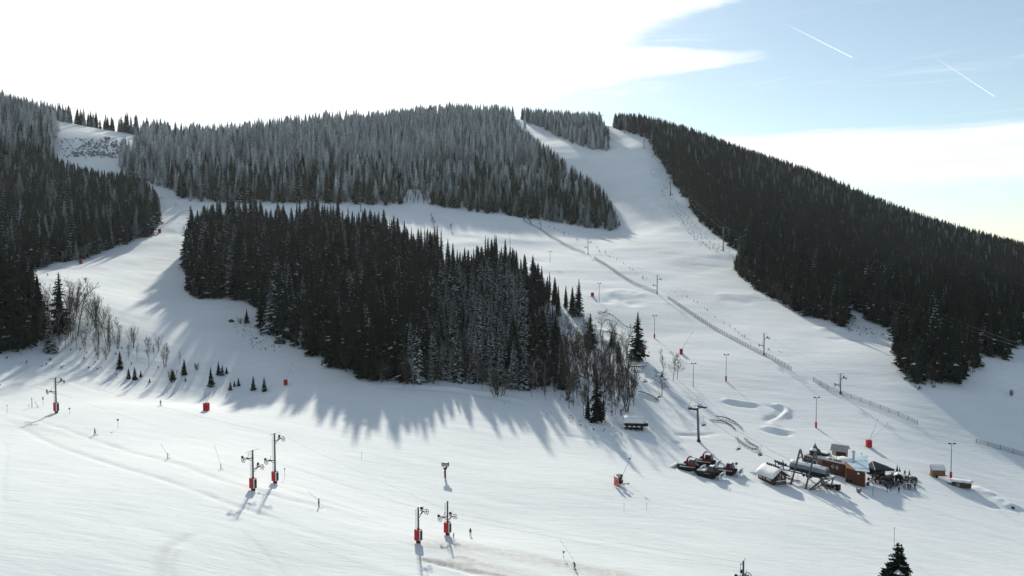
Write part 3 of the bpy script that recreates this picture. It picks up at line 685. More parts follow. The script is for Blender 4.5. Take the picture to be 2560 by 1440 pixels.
for f in near:
    fx_, fy_ = project(f[0], f[1], f[2])
    if f[5] == 'leftlow': lab, gp = 'big dark spruce in the clump at the left edge of the slope', 'spruces at the left edge'
    else: lab, gp = LAB[f[4]], {'dark': 'dark spruces in the central wood', 'brown': 'brownish spruces in the central wood', 'snowy': 'snow-laden spruces in the central wood', 'thin': 'thin spruces in the central wood'}[f[4]]
    if f[5] == 'isle':
        edge_y = np.interp(fx_, [480, 640, 660, 900, 1130, 1400], [742, 750, 800, 945, 955, 985]); row = 'front edge' if fy_ > edge_y - 28 else ('second rows' if fy_ > edge_y - 75 else 'inner rows')
        part = 'left third' if fx_ < 760 else ('middle' if fx_ < 1060 else 'right third')
        lab = {'dark': 'tall dark spruce', 'brown': 'brownish thin-topped spruce', 'snowy': 'snow-laden spruce', 'thin': 'thin ragged spruce'}[f[4]] + ' in the %s of the central wood, %s' % (row, part); gp = gp + ', %s %s' % (row, part)
    plant_spruce(f[0], f[1], f[2] - .1, f[3], f[4], lab, gp, sx=R.uniform(.78, 1.35))

# far kinds, lighter meshes, used by the joined woods
lo = dict(levels=15, per=8, sprays=1, core=.66)
mk_spr('far_dark', 3, [m_needle, m_bsnow], rad=[.19, .23, .165], snow=[.02, .05, .01], ragged=.25, **lo)
mk_spr('far_snowy', 2, [m_needle, m_bsnow], rad=[.20, .17], snow=[.8, .6], ragged=.25, **lo)
mk_spr('far_light', 2, [m_frost2, m_bsnow], rad=[.19, .165], snow=[.2, .12], ragged=.25, **lo)
mk_spr('far_frost', 3, [m_frost, m_bsnow], rad=[.185, .16, .21], snow=[.3, .3, .3], ragged=.28, **lo)
PROTO = bpy.data.collections.new('tree_sources')    # not linked to the scene
ORDER = {}
def joined(tm, cm, name):
    bm = bmesh.new(); bm.from_mesh(cm); n = len(cm.materials)
    b2 = bmesh.new(); b2.from_mesh(tm)
    me = bpy.data.meshes.new(name); 
    for m in cm.materials: me.materials.append(m)
    me.materials.append(tm.materials[0])
    for f in b2.faces: f.material_index = n
    tmp = bpy.data.meshes.new('t'); b2.to_mesh(tmp); bm.from_mesh(tmp); bm.to_mesh(me); bm.free(); b2.free(); return me
cnt = 0
for src in (SPR, BARE):
    for kind in src:
        for i, (tm, cm) in enumerate(src[kind]):
            nm = 'source_%03d' % cnt; o = bpy.data.objects.new(nm, joined(tm, cm, nm)); PROTO.objects.link(o)
            ORDER.setdefault(kind, []).append(cnt); cnt += 1
def gn_group():
    g = bpy.data.node_groups.new('wood_points', 'GeometryNodeTree')
    g.interface.new_socket('Geometry', in_out='INPUT', socket_type='NodeSocketGeometry'); g.interface.new_socket('Geometry', in_out='OUTPUT', socket_type='NodeSocketGeometry')
    gi = g.nodes.new('NodeGroupInput'); go = g.nodes.new('NodeGroupOutput'); iop = g.nodes.new('GeometryNodeInstanceOnPoints')
    ci = g.nodes.new('GeometryNodeCollectionInfo'); ci.inputs[0].default_value = PROTO; ci.inputs[1].default_value = True; ci.inputs[2].default_value = True
    def attr(nm, ty):
        a = g.nodes.new('GeometryNodeInputNamedAttribute'); a.data_type = ty; a.inputs[0].default_value = nm; return a.outputs[0]
    iop.inputs['Pick Instance'].default_value = True
    g.links.new(gi.outputs[0], iop.inputs['Points']); g.links.new(ci.outputs[0], iop.inputs['Instance'])
    g.links.new(attr('which', 'INT'), iop.inputs['Instance Index']); g.links.new(attr('turn', 'FLOAT_VECTOR'), iop.inputs['Rotation']); g.links.new(attr('size', 'FLOAT_VECTOR'), iop.inputs['Scale'])
    g.links.new(iop.outputs[0], go.inputs[0]); return g
GNG = gn_group()
def wood(name, label, cat, pts):
    """pts: x, y, z, source index, turn, sx, sz -> one object made of many trees"""
    me = bpy.data.meshes.new(name); me.vertices.add(len(pts)); a = np.array(pts, float)
    me.vertices.foreach_set('co', a[:, :3].ravel())
    me.attributes.new('which', 'INT', 'POINT').data.foreach_set('value', a[:, 3].astype(np.int32))
    t = np.zeros((len(a), 3)); t[:, 2] = a[:, 4]; me.attributes.new('turn', 'FLOAT_VECTOR', 'POINT').data.foreach_set('vector', t.ravel())
    me.attributes.new('size', 'FLOAT_VECTOR', 'POINT').data.foreach_set('vector', np.stack([a[:, 5], a[:, 5], a[:, 6]], 1).ravel())
    o = bpy.data.objects.new(name, me); COL.objects.link(o); tag(o, label, cat, kind='stuff')
    md = o.modifiers.new('trees', 'NODES'); md.node_group = GNG; return o
BARE_H = {'tall': 12.0, 'round': 9.0, 'multi': 9.0, 'bush': 3.2, 'frosty': 9.0}
def wpt(x, y, z, h, kind):
    H0 = BARE_H.get(kind, 20.0); s = h / H0
    return (x, y, z, R.choice(ORDER[kind]), R.uniform(0, 6.28), s * R.uniform(.75, 1.3), s)
woods = {}
for f in feet:
    if id(f) in nid: continue
    k = f[4]
    woods.setdefault(f[5], []).append(wpt(f[0], f[1], f[2] - .1, f[3], k))
# leafless scrub at the feet of the woods and between the frosted trees
def scrub(region, poly, box, sp, seed, kind, hlo, hhi, keep):
    X, Y, Z, px, py, g = scatter(*box, sp, seed); k = inside(px, py, poly)
    for x, y, z in zip(X[k], Y[k], Z[k]):
        if g.rand() < keep: woods.setdefault(region, []).append(wpt(x, y, z, g.uniform(hlo, hhi), kind))
scrub('back', [(480,455),(860,470),(860,512),(480,506)], (-300,-90,490,640), 4.5, 21, 'round', 8, 12, .9)
scrub('back', [(860,470),(1540,540),(1552,580),(1240,533),(1060,512),(1000,512),(860,510)], (-140,120,500,640), 5, 22, 'multi', 5, 9, .7)
scrub('back', [(330,345),(1000,310),(1300,300),(1300,420),(330,440)], (-480,30,600,930), 8, 23, 'frosty', 8, 13, .6)
scrub('left', [(0,300),(150,330),(150,400),(0,400)], (-620,-300,560,900), 7, 24, 'frosty', 7, 12, .9)
scrub('left', [(0,630),(200,600),(395,540),(400,580),(200,655),(0,692)], (-330,-150,370,520), 4.5, 25, 'frosty', 5, 9, .8)
scrub('right', [(1840,660),(1900,650),(1960,710),(2060,760),(2110,790),(2110,822),(2060,802),(1960,768),(1868,705),(1838,685)], (95,170,340,450), 3.2, 26, 'multi', 6, 10, .9)
scrub('right', [(2250,900),(2450,860),(2450,920),(2400,960),(2330,970),(2290,968)], (125,200,280,330), 3.2, 27, 'round', 6, 10, .9)
scrub('isle', [(650,775),(900,850),(1400,900),(1418,985),(1240,968),(1000,962),(900,952),(720,860)], (-110,30,262,330), 4.2, 28, 'multi', 6, 11, .8)
LW = {'top': ('small frosted spruce wood on the summit beside the saddle', 'forest'), 'back': ('frosted spruce forest covering the long hill behind the pistes', 'forest'), 'right': ('dark spruce forest covering the steep right-hand hillside', 'forest'),
      'left': ('dark spruce forest on the slope above the left piste', 'forest'), 'lefttop': ('frosted spruce forest along the skyline above the rocky cut', 'forest'),
      'isle': ('dark spruces filling the middle and back of the central wood', 'forest'), 'leftlow': ('dark spruces behind the clump at the left edge', 'trees')}
# ------------------------------------------------------------ single trees
def mpx(v): return v.y / F_PX         # metres per picture pixel at that distance
def spruce_at(px, py, hpx, kind, label, group=None, var=None, sx=1.0, g=None):
    v = g or G(px, py); return plant_spruce(v.x, v.y, v.z - .15, hpx * mpx(v), kind, label, group, var, sx=sx)
def bare_at(px, py, hpx, kind, label, group=None, v=None, sx=1.0, name='bare_tree', cat='bare tree'):
    v = v or G(px, py); tm, cm = R.choice(BARE[kind]); r = thing(name, label, cat, (v.x, v.y, v.z - .1), R.uniform(0, 6.28), group)
    s = hpx * mpx(v) / BARE_H[kind]; r.scale = (s * sx, s * sx, s)
    for nm, me in (('trunk', tm), ('branches', cm)):
        o = bpy.data.objects.new(nm, me); COL.objects.link(o); o.parent = r
    return r
near_v = P(2240, 1440, 128); near_v = Vector((near_v.x, near_v.y, gz(near_v.x, near_v.y)))
top_z = P(2236, 1352, near_v.y).z; 
plant_spruce(near_v.x, near_v.y, near_v.z - .2, top_z - near_v.z, 'near', 'dark spruce top rising into the picture in the near foreground', var=0, sx=1.2)
t2 = P(2256, 1358, near_v.y + 1.3)
plant_spruce(t2.x, t2.y, gz(t2.x, t2.y) - .2, (t2.z - gz(t2.x, t2.y)), 'near', 'second dark spruce grown close behind the nearest spruce top', var=1, sx=.9)
SINGLE = [
 (1593,897,122,'lone','big free-standing dark spruce beside the light pole on the piste edge',0,1.0),
 (1447,792,95,'lone','dark spruce of the pair standing apart at the right end of the wood',1,.9),
 (1430,786,70,'dark','shorter spruce leaning against the pair at the right end of the wood',0,1.2),
 (1475,868,90,'lone','dark broad spruce with snowy skirts below the raised toboggan track',0,1.1),
 (1490,1052,128,'lone','tall spruce with sunlit edges at the front corner of the wood',1,.85),
 (1545,906,60,'young','small narrow spruce between bare trunks under the free-standing spruce',2,.6),
 (150,835,158,'lone','tall dark spruce standing between bare trees on the left slope',0,.9),
 (30,872,262,'lone','huge dark spruce cut by the left edge of the picture',0,.85),
 (-12,872,240,'dark','dark spruce just behind the huge one at the left edge',1,1.2),
 (124,882,95,'snowy','snow-covered spruce beside the tall dark one on the left slope',0,1.1),
 (480,668,158,'lone','pointed spruce standing clear at the left tip of the central wood',1,.9),
 (300,922,46,'young','small snowy spruce below the leafless trees on the left slope',1,.8),
 (322,947,27,'young','snow-dusted young spruce, left of the pair in the blue shade',1,1.0),
 (337,949,33,'young','snow-dusted young spruce, taller of the pair in the blue shade',1,.9),
 (352,943,18,'young','tiny snowy spruce just right of the shaded pair',1,.9),
 (374,958,13,'young','knee-high spruce sprout in the shade right of the young pair',2,1.2),
 (461,938,44,'young','well-shaped dark young spruce alone in the shaded hollow',0,.9),
 (464,954,12,'young','tiny spruce at the foot of the dark young one in the hollow',2,1.2),
 (527,967,51,'young','dark young spruce with snowy feet, front of the small clump',0,.9),
 (546,937,37,'young','tallest young spruce at the back of the small dark clump',0,.9),
 (556,938,28,'young','middle young spruce of the small dark clump',2,1.1),
 (566,933,18,'young','lowest young spruce at the right of the small dark clump',0,1.2),
 (576,975,22,'young','little snowy spruce, left of three under the shadow line',1,1.0),
 (586,966,16,'young','little snowy spruce, middle of three under the shadow line',1,1.0),
 (596,964,22,'young','little snowy spruce, right of three under the shadow line',1,.9),
 (633,975,38,'young','slim snowy young spruce next to the last dark one on the right',1,.8),
 (660,978,38,'young','last dark round young spruce before the red snow lance',2,1.1),
 (617,806,36,'young','lone little dark spruce on the snow left of the central wood',0,1.0),
 (655,828,30,'young','small dark spruce touching the left flank of the central wood',0,1.3),
 (1352,318,26,'far_frost','frosted spruce standing alone at the top clearing',0,1.0),
 (1312,322,38,'far_frost','frosted spruce pair member at the left of the top clearing',1,1.0),
 (432,950,26,'young','bushy little spruce left of the dark young one in the hollow',1,1.4),
 (1655,940,16,'young','tiny spruce behind the round bare bush near the chairlift',1,1.0),
 (2238,872,48,'dark','dark spruce at the left tip of the right-hand wood corner',0,1.6),
 (2254,915,85,'lone','ragged spruce on the corner of the right-hand wood with snow behind',0,1.0),
 (1396,792,62,'dark','dark spruce at the upper right shoulder of the central wood',0,1.1),
 (1414,770,58,'dark','spruce touching the piste at the upper right shoulder of the wood',2,1.1),
 (1368,835,86,'snowy','snow-flecked spruce at the right flank above the hollow',0,1.0),
 (1352,905,150,'dark','tall dark spruce closing the right flank of the central wood',1,.9),
 (1336,885,125,'thin','ragged spruce beside the tall one closing the right flank',0,1.2),
 (1508,1048,66,'thin','thin dark spruce at the foot of the sunlit corner spruce',1,1.2),
 (1470,1046,72,'dark','shorter spruce left of the sunlit corner spruce',2,1.0),
 (1528,866,40,'young','small bushy spruce above the grove beside the toboggan track',0,.9),
 (1880,655,40,'dark','first spruce of the corner where the chairlift passes the wood',1,1.6),
]
for a in SINGLE: spruce_at(a[0], a[1], a[2], a[3], a[4], None, a[5], a[6])
# leafless trees round the woods
def bare_region(poly, box, sp, seed, kinds, hlo, hhi, keep, label, group):
    X, Y, Z, px, py, g = scatter(*box, sp, seed); k = inside(px, py, poly); n = 0
    for x, y in zip(X[k], Y[k]):
        if g.rand() > keep: continue
        kd = kinds[g.randint(len(kinds))]; v = Vector((x, y, gz(x, y))); h = g.uniform(hlo, hhi)
        bare_at(0, 0, h / mpx(v), kd, label, group, v, sx=g.uniform(.8, 1.2)); n += 1
    return n
nb = 0
nb += bare_region([(905,950),(1010,946),(1230,955),(1400,975),(1420,1015),(1330,998),(1200,975),(1000,968)], (-75, 30, 255, 300), 4.6, 41, ['tall','tall','round','frosty'], 6, 12, .8, 'leafless tree in the row along the shaded front foot of the central wood', 'bare trees along the foot of the central wood')
nb += bare_region([(1400,900),(1450,870),(1570,900),(1590,1035),(1520,1048),(1440,1040),(1405,1010)], (15, 60, 235, 320), 4.2, 42, ['tall','tall','multi','tall'], 8, 15, .85, 'tall thin leafless tree in the grove at the right end of the central wood', 'bare trees at the right end of the central wood')
nb += bare_region([(1380,800),(1420,790),(1480,830),(1500,880),(1440,890),(1400,860)], (15, 60, 290, 360), 4.6, 43, ['round','frosty'], 6, 9, .85, 'round frosty bare tree in the hollow under the raised toboggan track', 'bare trees in the hollow')
nb += bare_region([(60,840),(90,760),(200,760),(262,800),(272,860),(180,880),(80,880)], (-200, -120, 240, 330), 4.2, 44, ['tall','multi','round','frosty'], 7, 13, .8, 'leafless tree in the thicket around the dark spruces on the left slope', 'bare trees on the left slope')
nb += bare_region([(262,830),(300,838),(420,880),(460,920),(380,905),(300,905),(215,900),(205,870)], (-170, -90, 240, 310), 4.4, 45, ['tall','multi','tall'], 5, 9, .75, 'thin bare sapling on the shaded bank right of the left-hand thicket', 'saplings on the shaded bank')
nb += bare_region([(880,900),(1300,915),(1400,940),(1330,975),(1000,955),(900,945)], (-75, 30, 262, 310), 6.5, 46, ['frosty','round'], 7, 11, .8, 'frosted bare tree in front of the snowy spruces of the central wood', 'frosted bare trees in front of the central wood')
print('bare', nb)
for a in [
 (90,856,185,'tall','tall leafless tree between the huge spruce and the spruce on the left slope',.9),
 (182,850,145,'tall','leafless tree right of the tall spruce on the left slope',1.1),
 (193,840,150,'tall','second leafless tree right of the tall spruce, with fine crown',1.2),
 (248,860,95,'tall','leafless tree at the right rim of the left thicket',1.2),
 (412,918,60,'multi','many-stemmed bare tree at the end of the shaded bank',1.0),
 (372,916,68,'tall','slim bare tree with a forked top on the shaded bank',1.0),
 (1500,838,72,'round','round leafless tree behind the raised toboggan track',1.3),
 (1614,900,60,'round','leaning leafless tree to the right of the free-standing spruce',1.2),
 (1661,948,84,'tall','slim leafless tree above the round bare bush by the chairlift',.8),
 (1682,950,74,'round','wide leafless tree, left of two beside the chairlift',1.0),
 (1692,946,72,'round','wide leafless tree, right of two beside the chairlift',1.0),
 (1655,990,72,'round','dense round bare bush by the hanging chairs',1.5),
 (1533,936,130,'tall','tall bare trunk pair member left of the free-standing spruce',.9),
 (1522,930,120,'tall','tall bare trunk in front of the little narrow spruce',.8),
 (1565,906,100,'tall','bare tree touching the left side of the free-standing spruce',.8),
 (1085,575,45,'tall','fine bare treetop standing over the central wood against the bright piste',1.2),
 (432,958,36,'bush','leafless shrub beside the small bushy spruce in the hollow',.9),
 (493,925,20,'bush','small pale leafless shrub on the shaded bank',1.0),
 (2528,990,18,'bush','small bare bush alone on the shaded snow at the right edge',1.0),
 (600,808,16,'bush','low bare bush beside the lone little spruce left of the wood',1.2),
 (1245,990,60,'bush','dense bare bush at the front foot of the central wood',1.2)]:
    bare_at(a[0], a[1], a[2], a[3], a[4], None, None, a[5], name='bare_shrub' if a[3] == 'bush' else 'bare_tree', cat='shrub' if a[3] == 'bush' else 'bare tree')
# stalks along the fence line, one by one
for pl, n in (([(1375,570),(1420,592),(1455,612)], 9), ([(1490,622),(1540,650),(1600,690),(1620,700)], 14), ([(1680,725),(1740,755),(1800,800),(1850,838),(1890,860)], 18), ([(1915,875),(1950,880),(1985,890)], 5)):
    for i in range(n):
        t = (i + R.uniform(-.3, .3)) / n * (len(pl) - 1); t = min(max(t, 0), len(pl) - 1.001); k = int(t); f = t - k
        px = pl[k][0] * (1 - f) + pl[k + 1][0] * f + R.uniform(-4, 4); py = pl[k][1] * (1 - f) + pl[k + 1][1] * f + R.uniform(-3, 3)
        bare_at(px, py, R.uniform(3, 8), 'bush', 'dry stalks poking through the snow beside the net fence', 'dry stalks along the net fence', sx=.6, name='dry_shrub', cat='shrub')
# brush, stumps and stubble too many to count
br = []
def brush(poly, box, sp, seed, hlo, hhi, keep):
    X, Y, Z, px, py, g = scatter(*box, sp, seed); k = inside(px, py, poly)
    for x, y in zip(X[k], Y[k]):
        if g.rand() < keep * (0.4 + 1.2 * (vnoise(np.array([x / 9]), np.array([y / 9]))[0] + .5)):
            h = g.uniform(hlo, hhi); s = h / 3.2; br.append((x, y, gz(x, y) - .05, R.choice(ORDER['bush']), R.uniform(0, 6.28), s * 1.6, s))
brush([(1628,400),(1660,440),(1690,500),(1740,560),(1830,630),(1790,632),(1745,610),(1700,560),(1660,500),(1625,440)], (80, 160, 460, 700), 1.9, 51, .2, .7, .8)
brush([(1560,500),(1640,470),(1700,540),(1620,560)], (60, 140, 520, 640), 5.5, 52, .3, .7, .35)
brush([(560,800),(640,780),(680,830),(710,880),(640,880),(590,830)], (-130, -80, 290, 350), 1.6, 53, .2, .7, .35)
brush([(1060,985),(1300,1010),(1400,1050),(1560,1100),(1560,1075),(1400,1030),(1200,1000)], (-30, 40, 225, 275), 1.8, 54, .15, .6, .4)
brush([(0,860),(300,860),(440,930),(300,950),(0,900)], (-200, -80, 235, 300), 2.4, 55, .3, 1.1, .2)
brush([(150,345),(215,345),(215,392),(150,392)], (-480, -340, 690, 840), 3.6, 56, .8, 2.0, .5)
brush([(205,345),(310,345),(305,392),(190,392)], (-480, -300, 690, 840), 2.6, 63, .4, 1.2, .55)
brush([(1830,640),(1880,655),(1880,690),(1840,672)], (110, 150, 410, 460), 2.2, 57, .5, 1.4, .7)
brush([(2120,800),(2230,845),(2190,850),(2120,830)], (140, 175, 330, 370), 2.2, 58, .3, 1.0, .4)
brush([(1400,880),(1560,920),(1560,1040),(1400,1010)], (15, 60, 235, 320), 2.2, 59, .4, 1.3, .6)
brush([(2230,905),(2440,930),(2300,985),(2280,960)], (125, 190, 275, 320), 2.0, 60, .4, 1.4, .6)
brush([(1290,545),(1560,580),(1700,640),(1600,600),(1400,560)], (0, 110, 440, 600), 6, 61, .2, .5, .4)
wood('brush', 'dead brush and stubble sticking out of thin snow beside the woods', 'brush', br)
# a few dark stumps and rocks
def rock(px, py, wpx, label, name='rock', m=None, h=.5):
    v = G(px, py); w = wpx * mpx(v); mb = MB(); r = random.Random(int(px)); rings = []
    for i, z in enumerate((-.2, .15, .35, .5)):
        k = (1, .95, .7, .25)[i]; rings.append([(cos(a) * w / 2 * k * r.uniform(.8, 1.1), sin(a) * w / 2.5 * k * r.uniform(.8, 1.1), z * w * h * 1.6) for a in [j * pi / 4 for j in range(8)]])
    mb.grid_loft(rings); o = mb.obj(name, m or mat('dark_rock', (.07, .066, .06), .9, var=.4, bump=.6)); o.location = v; tag(o, label, name); return o
rock(578,803,16,'dark low boulder half buried left of the central wood')
rock(700,856,34,'dark root plate lying at the left foot of the central wood', h=.35)
rock(640,845,7,'small dark stone below the lone little spruce')
rock(2532,1272,10,'dark stone at the far right edge of the ploughed snow')
# rocky cut below the skyline clearing: ledges of its own
def cut():
    t = thing('rocky_cut', 'dark rocky cut bank streaked with snow under the skyline clearing', 'rock face', tuple(G(225, 392)))
    o0 = Vector(t.location); m = mat('cut_rock', (.045, .047, .05), .95, col2=(.30, .33, .35), vscale=.5, bump=.8, bscale=.6)
    r = random.Random(5); xs = np.linspace(150, 302, 38)
    for row in range(8):
        for i in range(len(xs) - 1):
            f = row / 8; py = 391 - f * 44 + r.uniform(-4, 4)
            if r.random() < .45 or i < 4 + row * 2: continue
            v = G(xs[i] + r.uniform(-2, 2), py); w = (xs[i + 1] - xs[i]) * mpx(v) * r.uniform(.9, 1.9); hh = r.uniform(.5, 2.4)
            mb = MB(); rings = []
            for z, k in ((-1.5, 1), (hh * .5, .95), (hh, .6)):
                rings.append([(cos(a) * w * .6 * k * r.uniform(.75, 1.15), sin(a) * w * .5 * k * r.uniform(.75, 1.15), z) for a in [j * pi / 3 for j in range(6)]])
            mb.grid_loft(rings); o = mb.obj('rock_ledge', m, t); o.location = v - o0
cut()
# ------------------------------------------------------------ lifts, poles, snow guns
m_steel = mat('galvanised_steel', (.15, .158, .16), .5, .6, var=.25)
m_dsteel = mat('dark_steel', (.045, .048, .05), .5, .5, var=.2)
m_red = mat('red_padding', (.52, .030, .035), .55, var=.18, vscale=2)
m_redd = mat('red_paint', (.19, .012, .016), .35, var=.15)
m_white = mat('white_paint', (.75, .75, .74), .5)
m_black = mat('black_plastic', (.012, .012, .014), .45)
m_rub = mat('rubber', (.015, .015, .016), .8)
m_cable = mat('steel_cable', (.13, .13, .135), .9, 0)
m_wood = mat('weathered_wood', (.13, .085, .055), .85, var=.4, vscale=1.5, bump=.3, stretch=(1, 6, 6))
m_glass = mat('dark_glass', (.02, .028, .032), .08, spec=.6)
def yaw_of(a, b): return atan2(b.y - a.y, b.x - a.x)
def drag_pylon(px, py, hpx, yaw, near, far, pad, label, group, wheel=.56, padh=2.3):
    v = G(px, py); h = hpx * mpx(v); t = thing('lift_pylon', label, 'lift pylon', v, yaw, group)
    mb = MB(); mb.tube((0, 0, -.5), (0, 0, h), .22, .15, 10); mb.obj('pole', m_steel, t, True)
    mb = MB(); mb.bar((0, -1.6, h - .12), (0, 1.6, h - .12), .07); mb.obj('top_bar', m_steel, t)
    mb = MB(); x = -.42
    mb.bar((x, 0, 2.2), (x, 0, h - .3), .035); mb.bar((x - .0, -.3, 2.2), (x, -.3, h - .3), .035)
    for k in range(int((h - 3) / .5)): mb.bar((x, 0, 2.5 + k * .5), (x, -.3, 2.5 + k * .5), .025)
    for k in range(3): mb.bar((x, -.05, 3 + k * (h - 4) / 2.2), (0, 0, 3 + k * (h - 4) / 2.2), .03)
    mb.obj('ladder', m_steel, t)
    mb = MB(); mb.box((0, 0, .22), (.6, .6, .6)); mb.obj('footing', m_dsteel, t)
    for sd, hf in ((-1, near), (1, far)):
        if hf is None: continue
        z = hf * h; L_ = 2.0
        mb = MB(); mb.bar((0, 0, z), (0, sd * L_, z + .25), .16); mb.bar((0, 0, z - .7), (0, sd * L_ * .65, z + .1), .08)
        mb.bar((-.5, sd * (L_ * .7), z + .35), (.5, sd * (L_ * .7), z + .35), .14); mb.tube((0, sd * 1.3, z + .2), (.25, sd * 1.3, z + 1.3), .04)
        arm = mb.obj('arm', m_dsteel, t)
        mb = MB(); c = (.35 * sd, sd * (L_ + .1), z + .05); mb.ring(c, (0, 1, 0), wheel, .055, 18, 5)
        for k in range(5):
            a = 2 * pi * k / 5 + .3; mb.bar(c, (c[0] + cos(a) * wheel, c[1], c[2] + sin(a) * wheel), .05)
        mb.tube((c[0], c[1] - .1, c[2]), (c[0], c[1] + .1, c[2]), .12, n=8); mb.obj('wheel', m_dsteel, arm)
        mb = MB(); c2 = (-.7, sd * L_, z + .55); mb.tube((c2[0], c2[1] - .09, c2[2]), (c2[0], c2[1] + .09, c2[2]), .27, n=12); mb.bar(c2, (0, sd * L_, z + .25), .06); mb.obj('roller', m_rub, arm)
    if pad:
        mb = MB(); z0 = .55
        for k in range(3):
            mb.box((-.08, -.36 + .0 * k, z0 + padh / 2), (.95, .3, padh)); break
        mb.box((-.50, 0, z0 + padh / 2), (.26, .80, padh)); mb.box((0, .36, z0 + padh / 2), (.95, .26, padh)); p = mb.obj('padding', m_red, t)
        mb = MB(); mb.box((.50, 0, z0 + padh / 2), (.10, .78, padh * .96)); mb.obj('padding_edge', m_white, p)
        mb = MB(); mb.box((.60, .1, z0 + padh / 2 - .1), (.12, .5, padh * .85)); mb.obj('strap', m_dsteel, p)
    return t, v, h
la = G(140,1030); lb = G(688,1204); lc = G(1119,1335)
yA = yaw_of(la, lc)
PYL = []
PYL.append(drag_pylon(141,1031,90, yA, .60, .85, True, 'grey lift pylon with red pad, leftmost one near the lift end station', 'pylons of the near drag lifts', .45))
PYL.append(drag_pylon(688,1206,128, yA, .46, .84, True, 'taller grey lift pylon with red pad of the pair left of centre', 'pylons of the near drag lifts', .52, 2.0))
PYL.append(drag_pylon(633,1223,104, yA, .80, .52, True, 'shorter grey lift pylon with red pad and two wheels of the pair left of centre', 'pylons of the near drag lifts', .5, 2.0))
PYL.append(drag_pylon(1119,1336,88, yA, .55, .45, True, 'grey lift pylon with red pad beside two standing people', 'pylons of the near drag lifts', .5, 2.0))
PYL.append(drag_pylon(1046,1356,92, yA, None, .78, True, 'grey lift pylon with red pad and one wheel, nearest to the dirty snow', 'pylons of the near drag lifts', .5, 2.0))
v = P(1858, 1440, 126); g0 = gz(v.x, v.y); topz = P(1858, 1402, v.y).z
_v = Vector((v.x, v.y, g0))
G_keep = G
def G(px, py, _f=G_keep): return _v if (px, py) == (-1, -1) else _f(px, py)
PYL.append(drag_pylon(-1, -1, (topz - g0) / mpx(_v), yA, .74, .66, True, 'grey lift pylon whose head alone rises over the bottom edge', 'pylons of the near drag lifts', .5))
def cable(name, pts, label, sag=.6, r=.03, n=10, cat='cable', parent=None):
    out = []
    for a, b in zip(pts[:-1], pts[1:]):
        a = Vector(a); b = Vector(b)
        for k in range(n):
            t = k / n; p = a.lerp(b, t); p.z -= 4 * sag * t * (1 - t) * (b - a).length / 60; out.append(p)
    out.append(Vector(pts[-1])); o0 = out[0].copy(); mb = MB(); mb.path([p - o0 for p in out], r, 4); o = mb.obj(name, m_cable, parent)
    if parent is None: o.location = o0; tag(o, label, cat)
    return out
def arm_pt(t, v, h, f, sd, yaw):
    d = Matrix.Rotation(yaw, 3, 'Z') @ Vector((0, sd * 2.0, f * h + .8)); return v + d
p0, p1, p2, p3 = [(PYL[i][1], PYL[i][2]) for i in (0, 1, 3, 5)]
endL = P(-30, 938, 224)
cable('lift_cable', [endL, arm_pt(None, *p0, .85, 1, yA), arm_pt(None, *p1, .84, 1, yA), arm_pt(None, *p2, .45, 1, yA), arm_pt(None, *p3, .80, 1, yA)], 'upper thin cable of the near drag lift running from the left edge', .4, .009)
cable('lift_cable', [P(-30, 950, 220), arm_pt(None, *p0, .60, -1, yA), arm_pt(None, *p1, .46, -1, yA), arm_pt(None, *p2, .55, -1, yA), arm_pt(None, *p3, .86, -1, yA)], 'lower thin cable of the near drag lift running from the left edge', .4, .009)
# end wheel of the drag lift at the left edge
def end_wheel():
    v = P(-8, 962, 224); g0 = gz(v.x, v.y); t = thing('lift_return_wheel', 'dark cable return wheel frame of the drag lift, cut by the left edge', 'lift station', (v.x, v.y, g0), yA)
    h = v.z - g0; mb = MB(); mb.tube((-1.2, 0, -.5), (-1.2, 0, h + 1.6), .2, .16, 8); mb.obj('mast', m_steel, t)
    mb = MB(); mb.ring((0, 0, h), (0, .15, 1), 1.1, .07, 22, 5)
    for k in range(6): mb.bar((0, 0, h), (cos(k * pi / 3) * 1.1, sin(k * pi / 3) * 1.1, h - sin(k * pi / 3) * .16), .06)
    mb.obj('return_wheel', m_dsteel, t)
    mb = MB(); mb.ring((.9, -.5, h - 1.1), (0, 1, 0), .42, .05, 14, 5); mb.tube((.9, -.6, h - 1.1), (.9, -.4, h - 1.1), .16, n=8); mb.obj('wheel', m_dsteel, t)
    mb = MB(); mb.bar((-1.3, -.4, h + .1), (1.2, -.4, h + .1), .12); mb.bar((-1.3, .4, h + .1), (1.2, .4, h + .1), .12); mb.bar((-1.3, 0, h - 1.4), (1.3, -.5, h - 1.0), .1)
    mb.bar((-1.2, 0, h + 1.5), (1.0, 0, h + .3), .05); mb.bar((1.3, -.5, h - .1), (1.9, -.5, h - .9), .05); mb.tube((1.1, 0, h + .2), (1.1, 0, h + 1.9), .05); mb.bar((.8, 0, h + 1.9), (1.4, 0, h + 1.9), .1)
    mb.obj('frame', m_dsteel, t)
end_wheel()
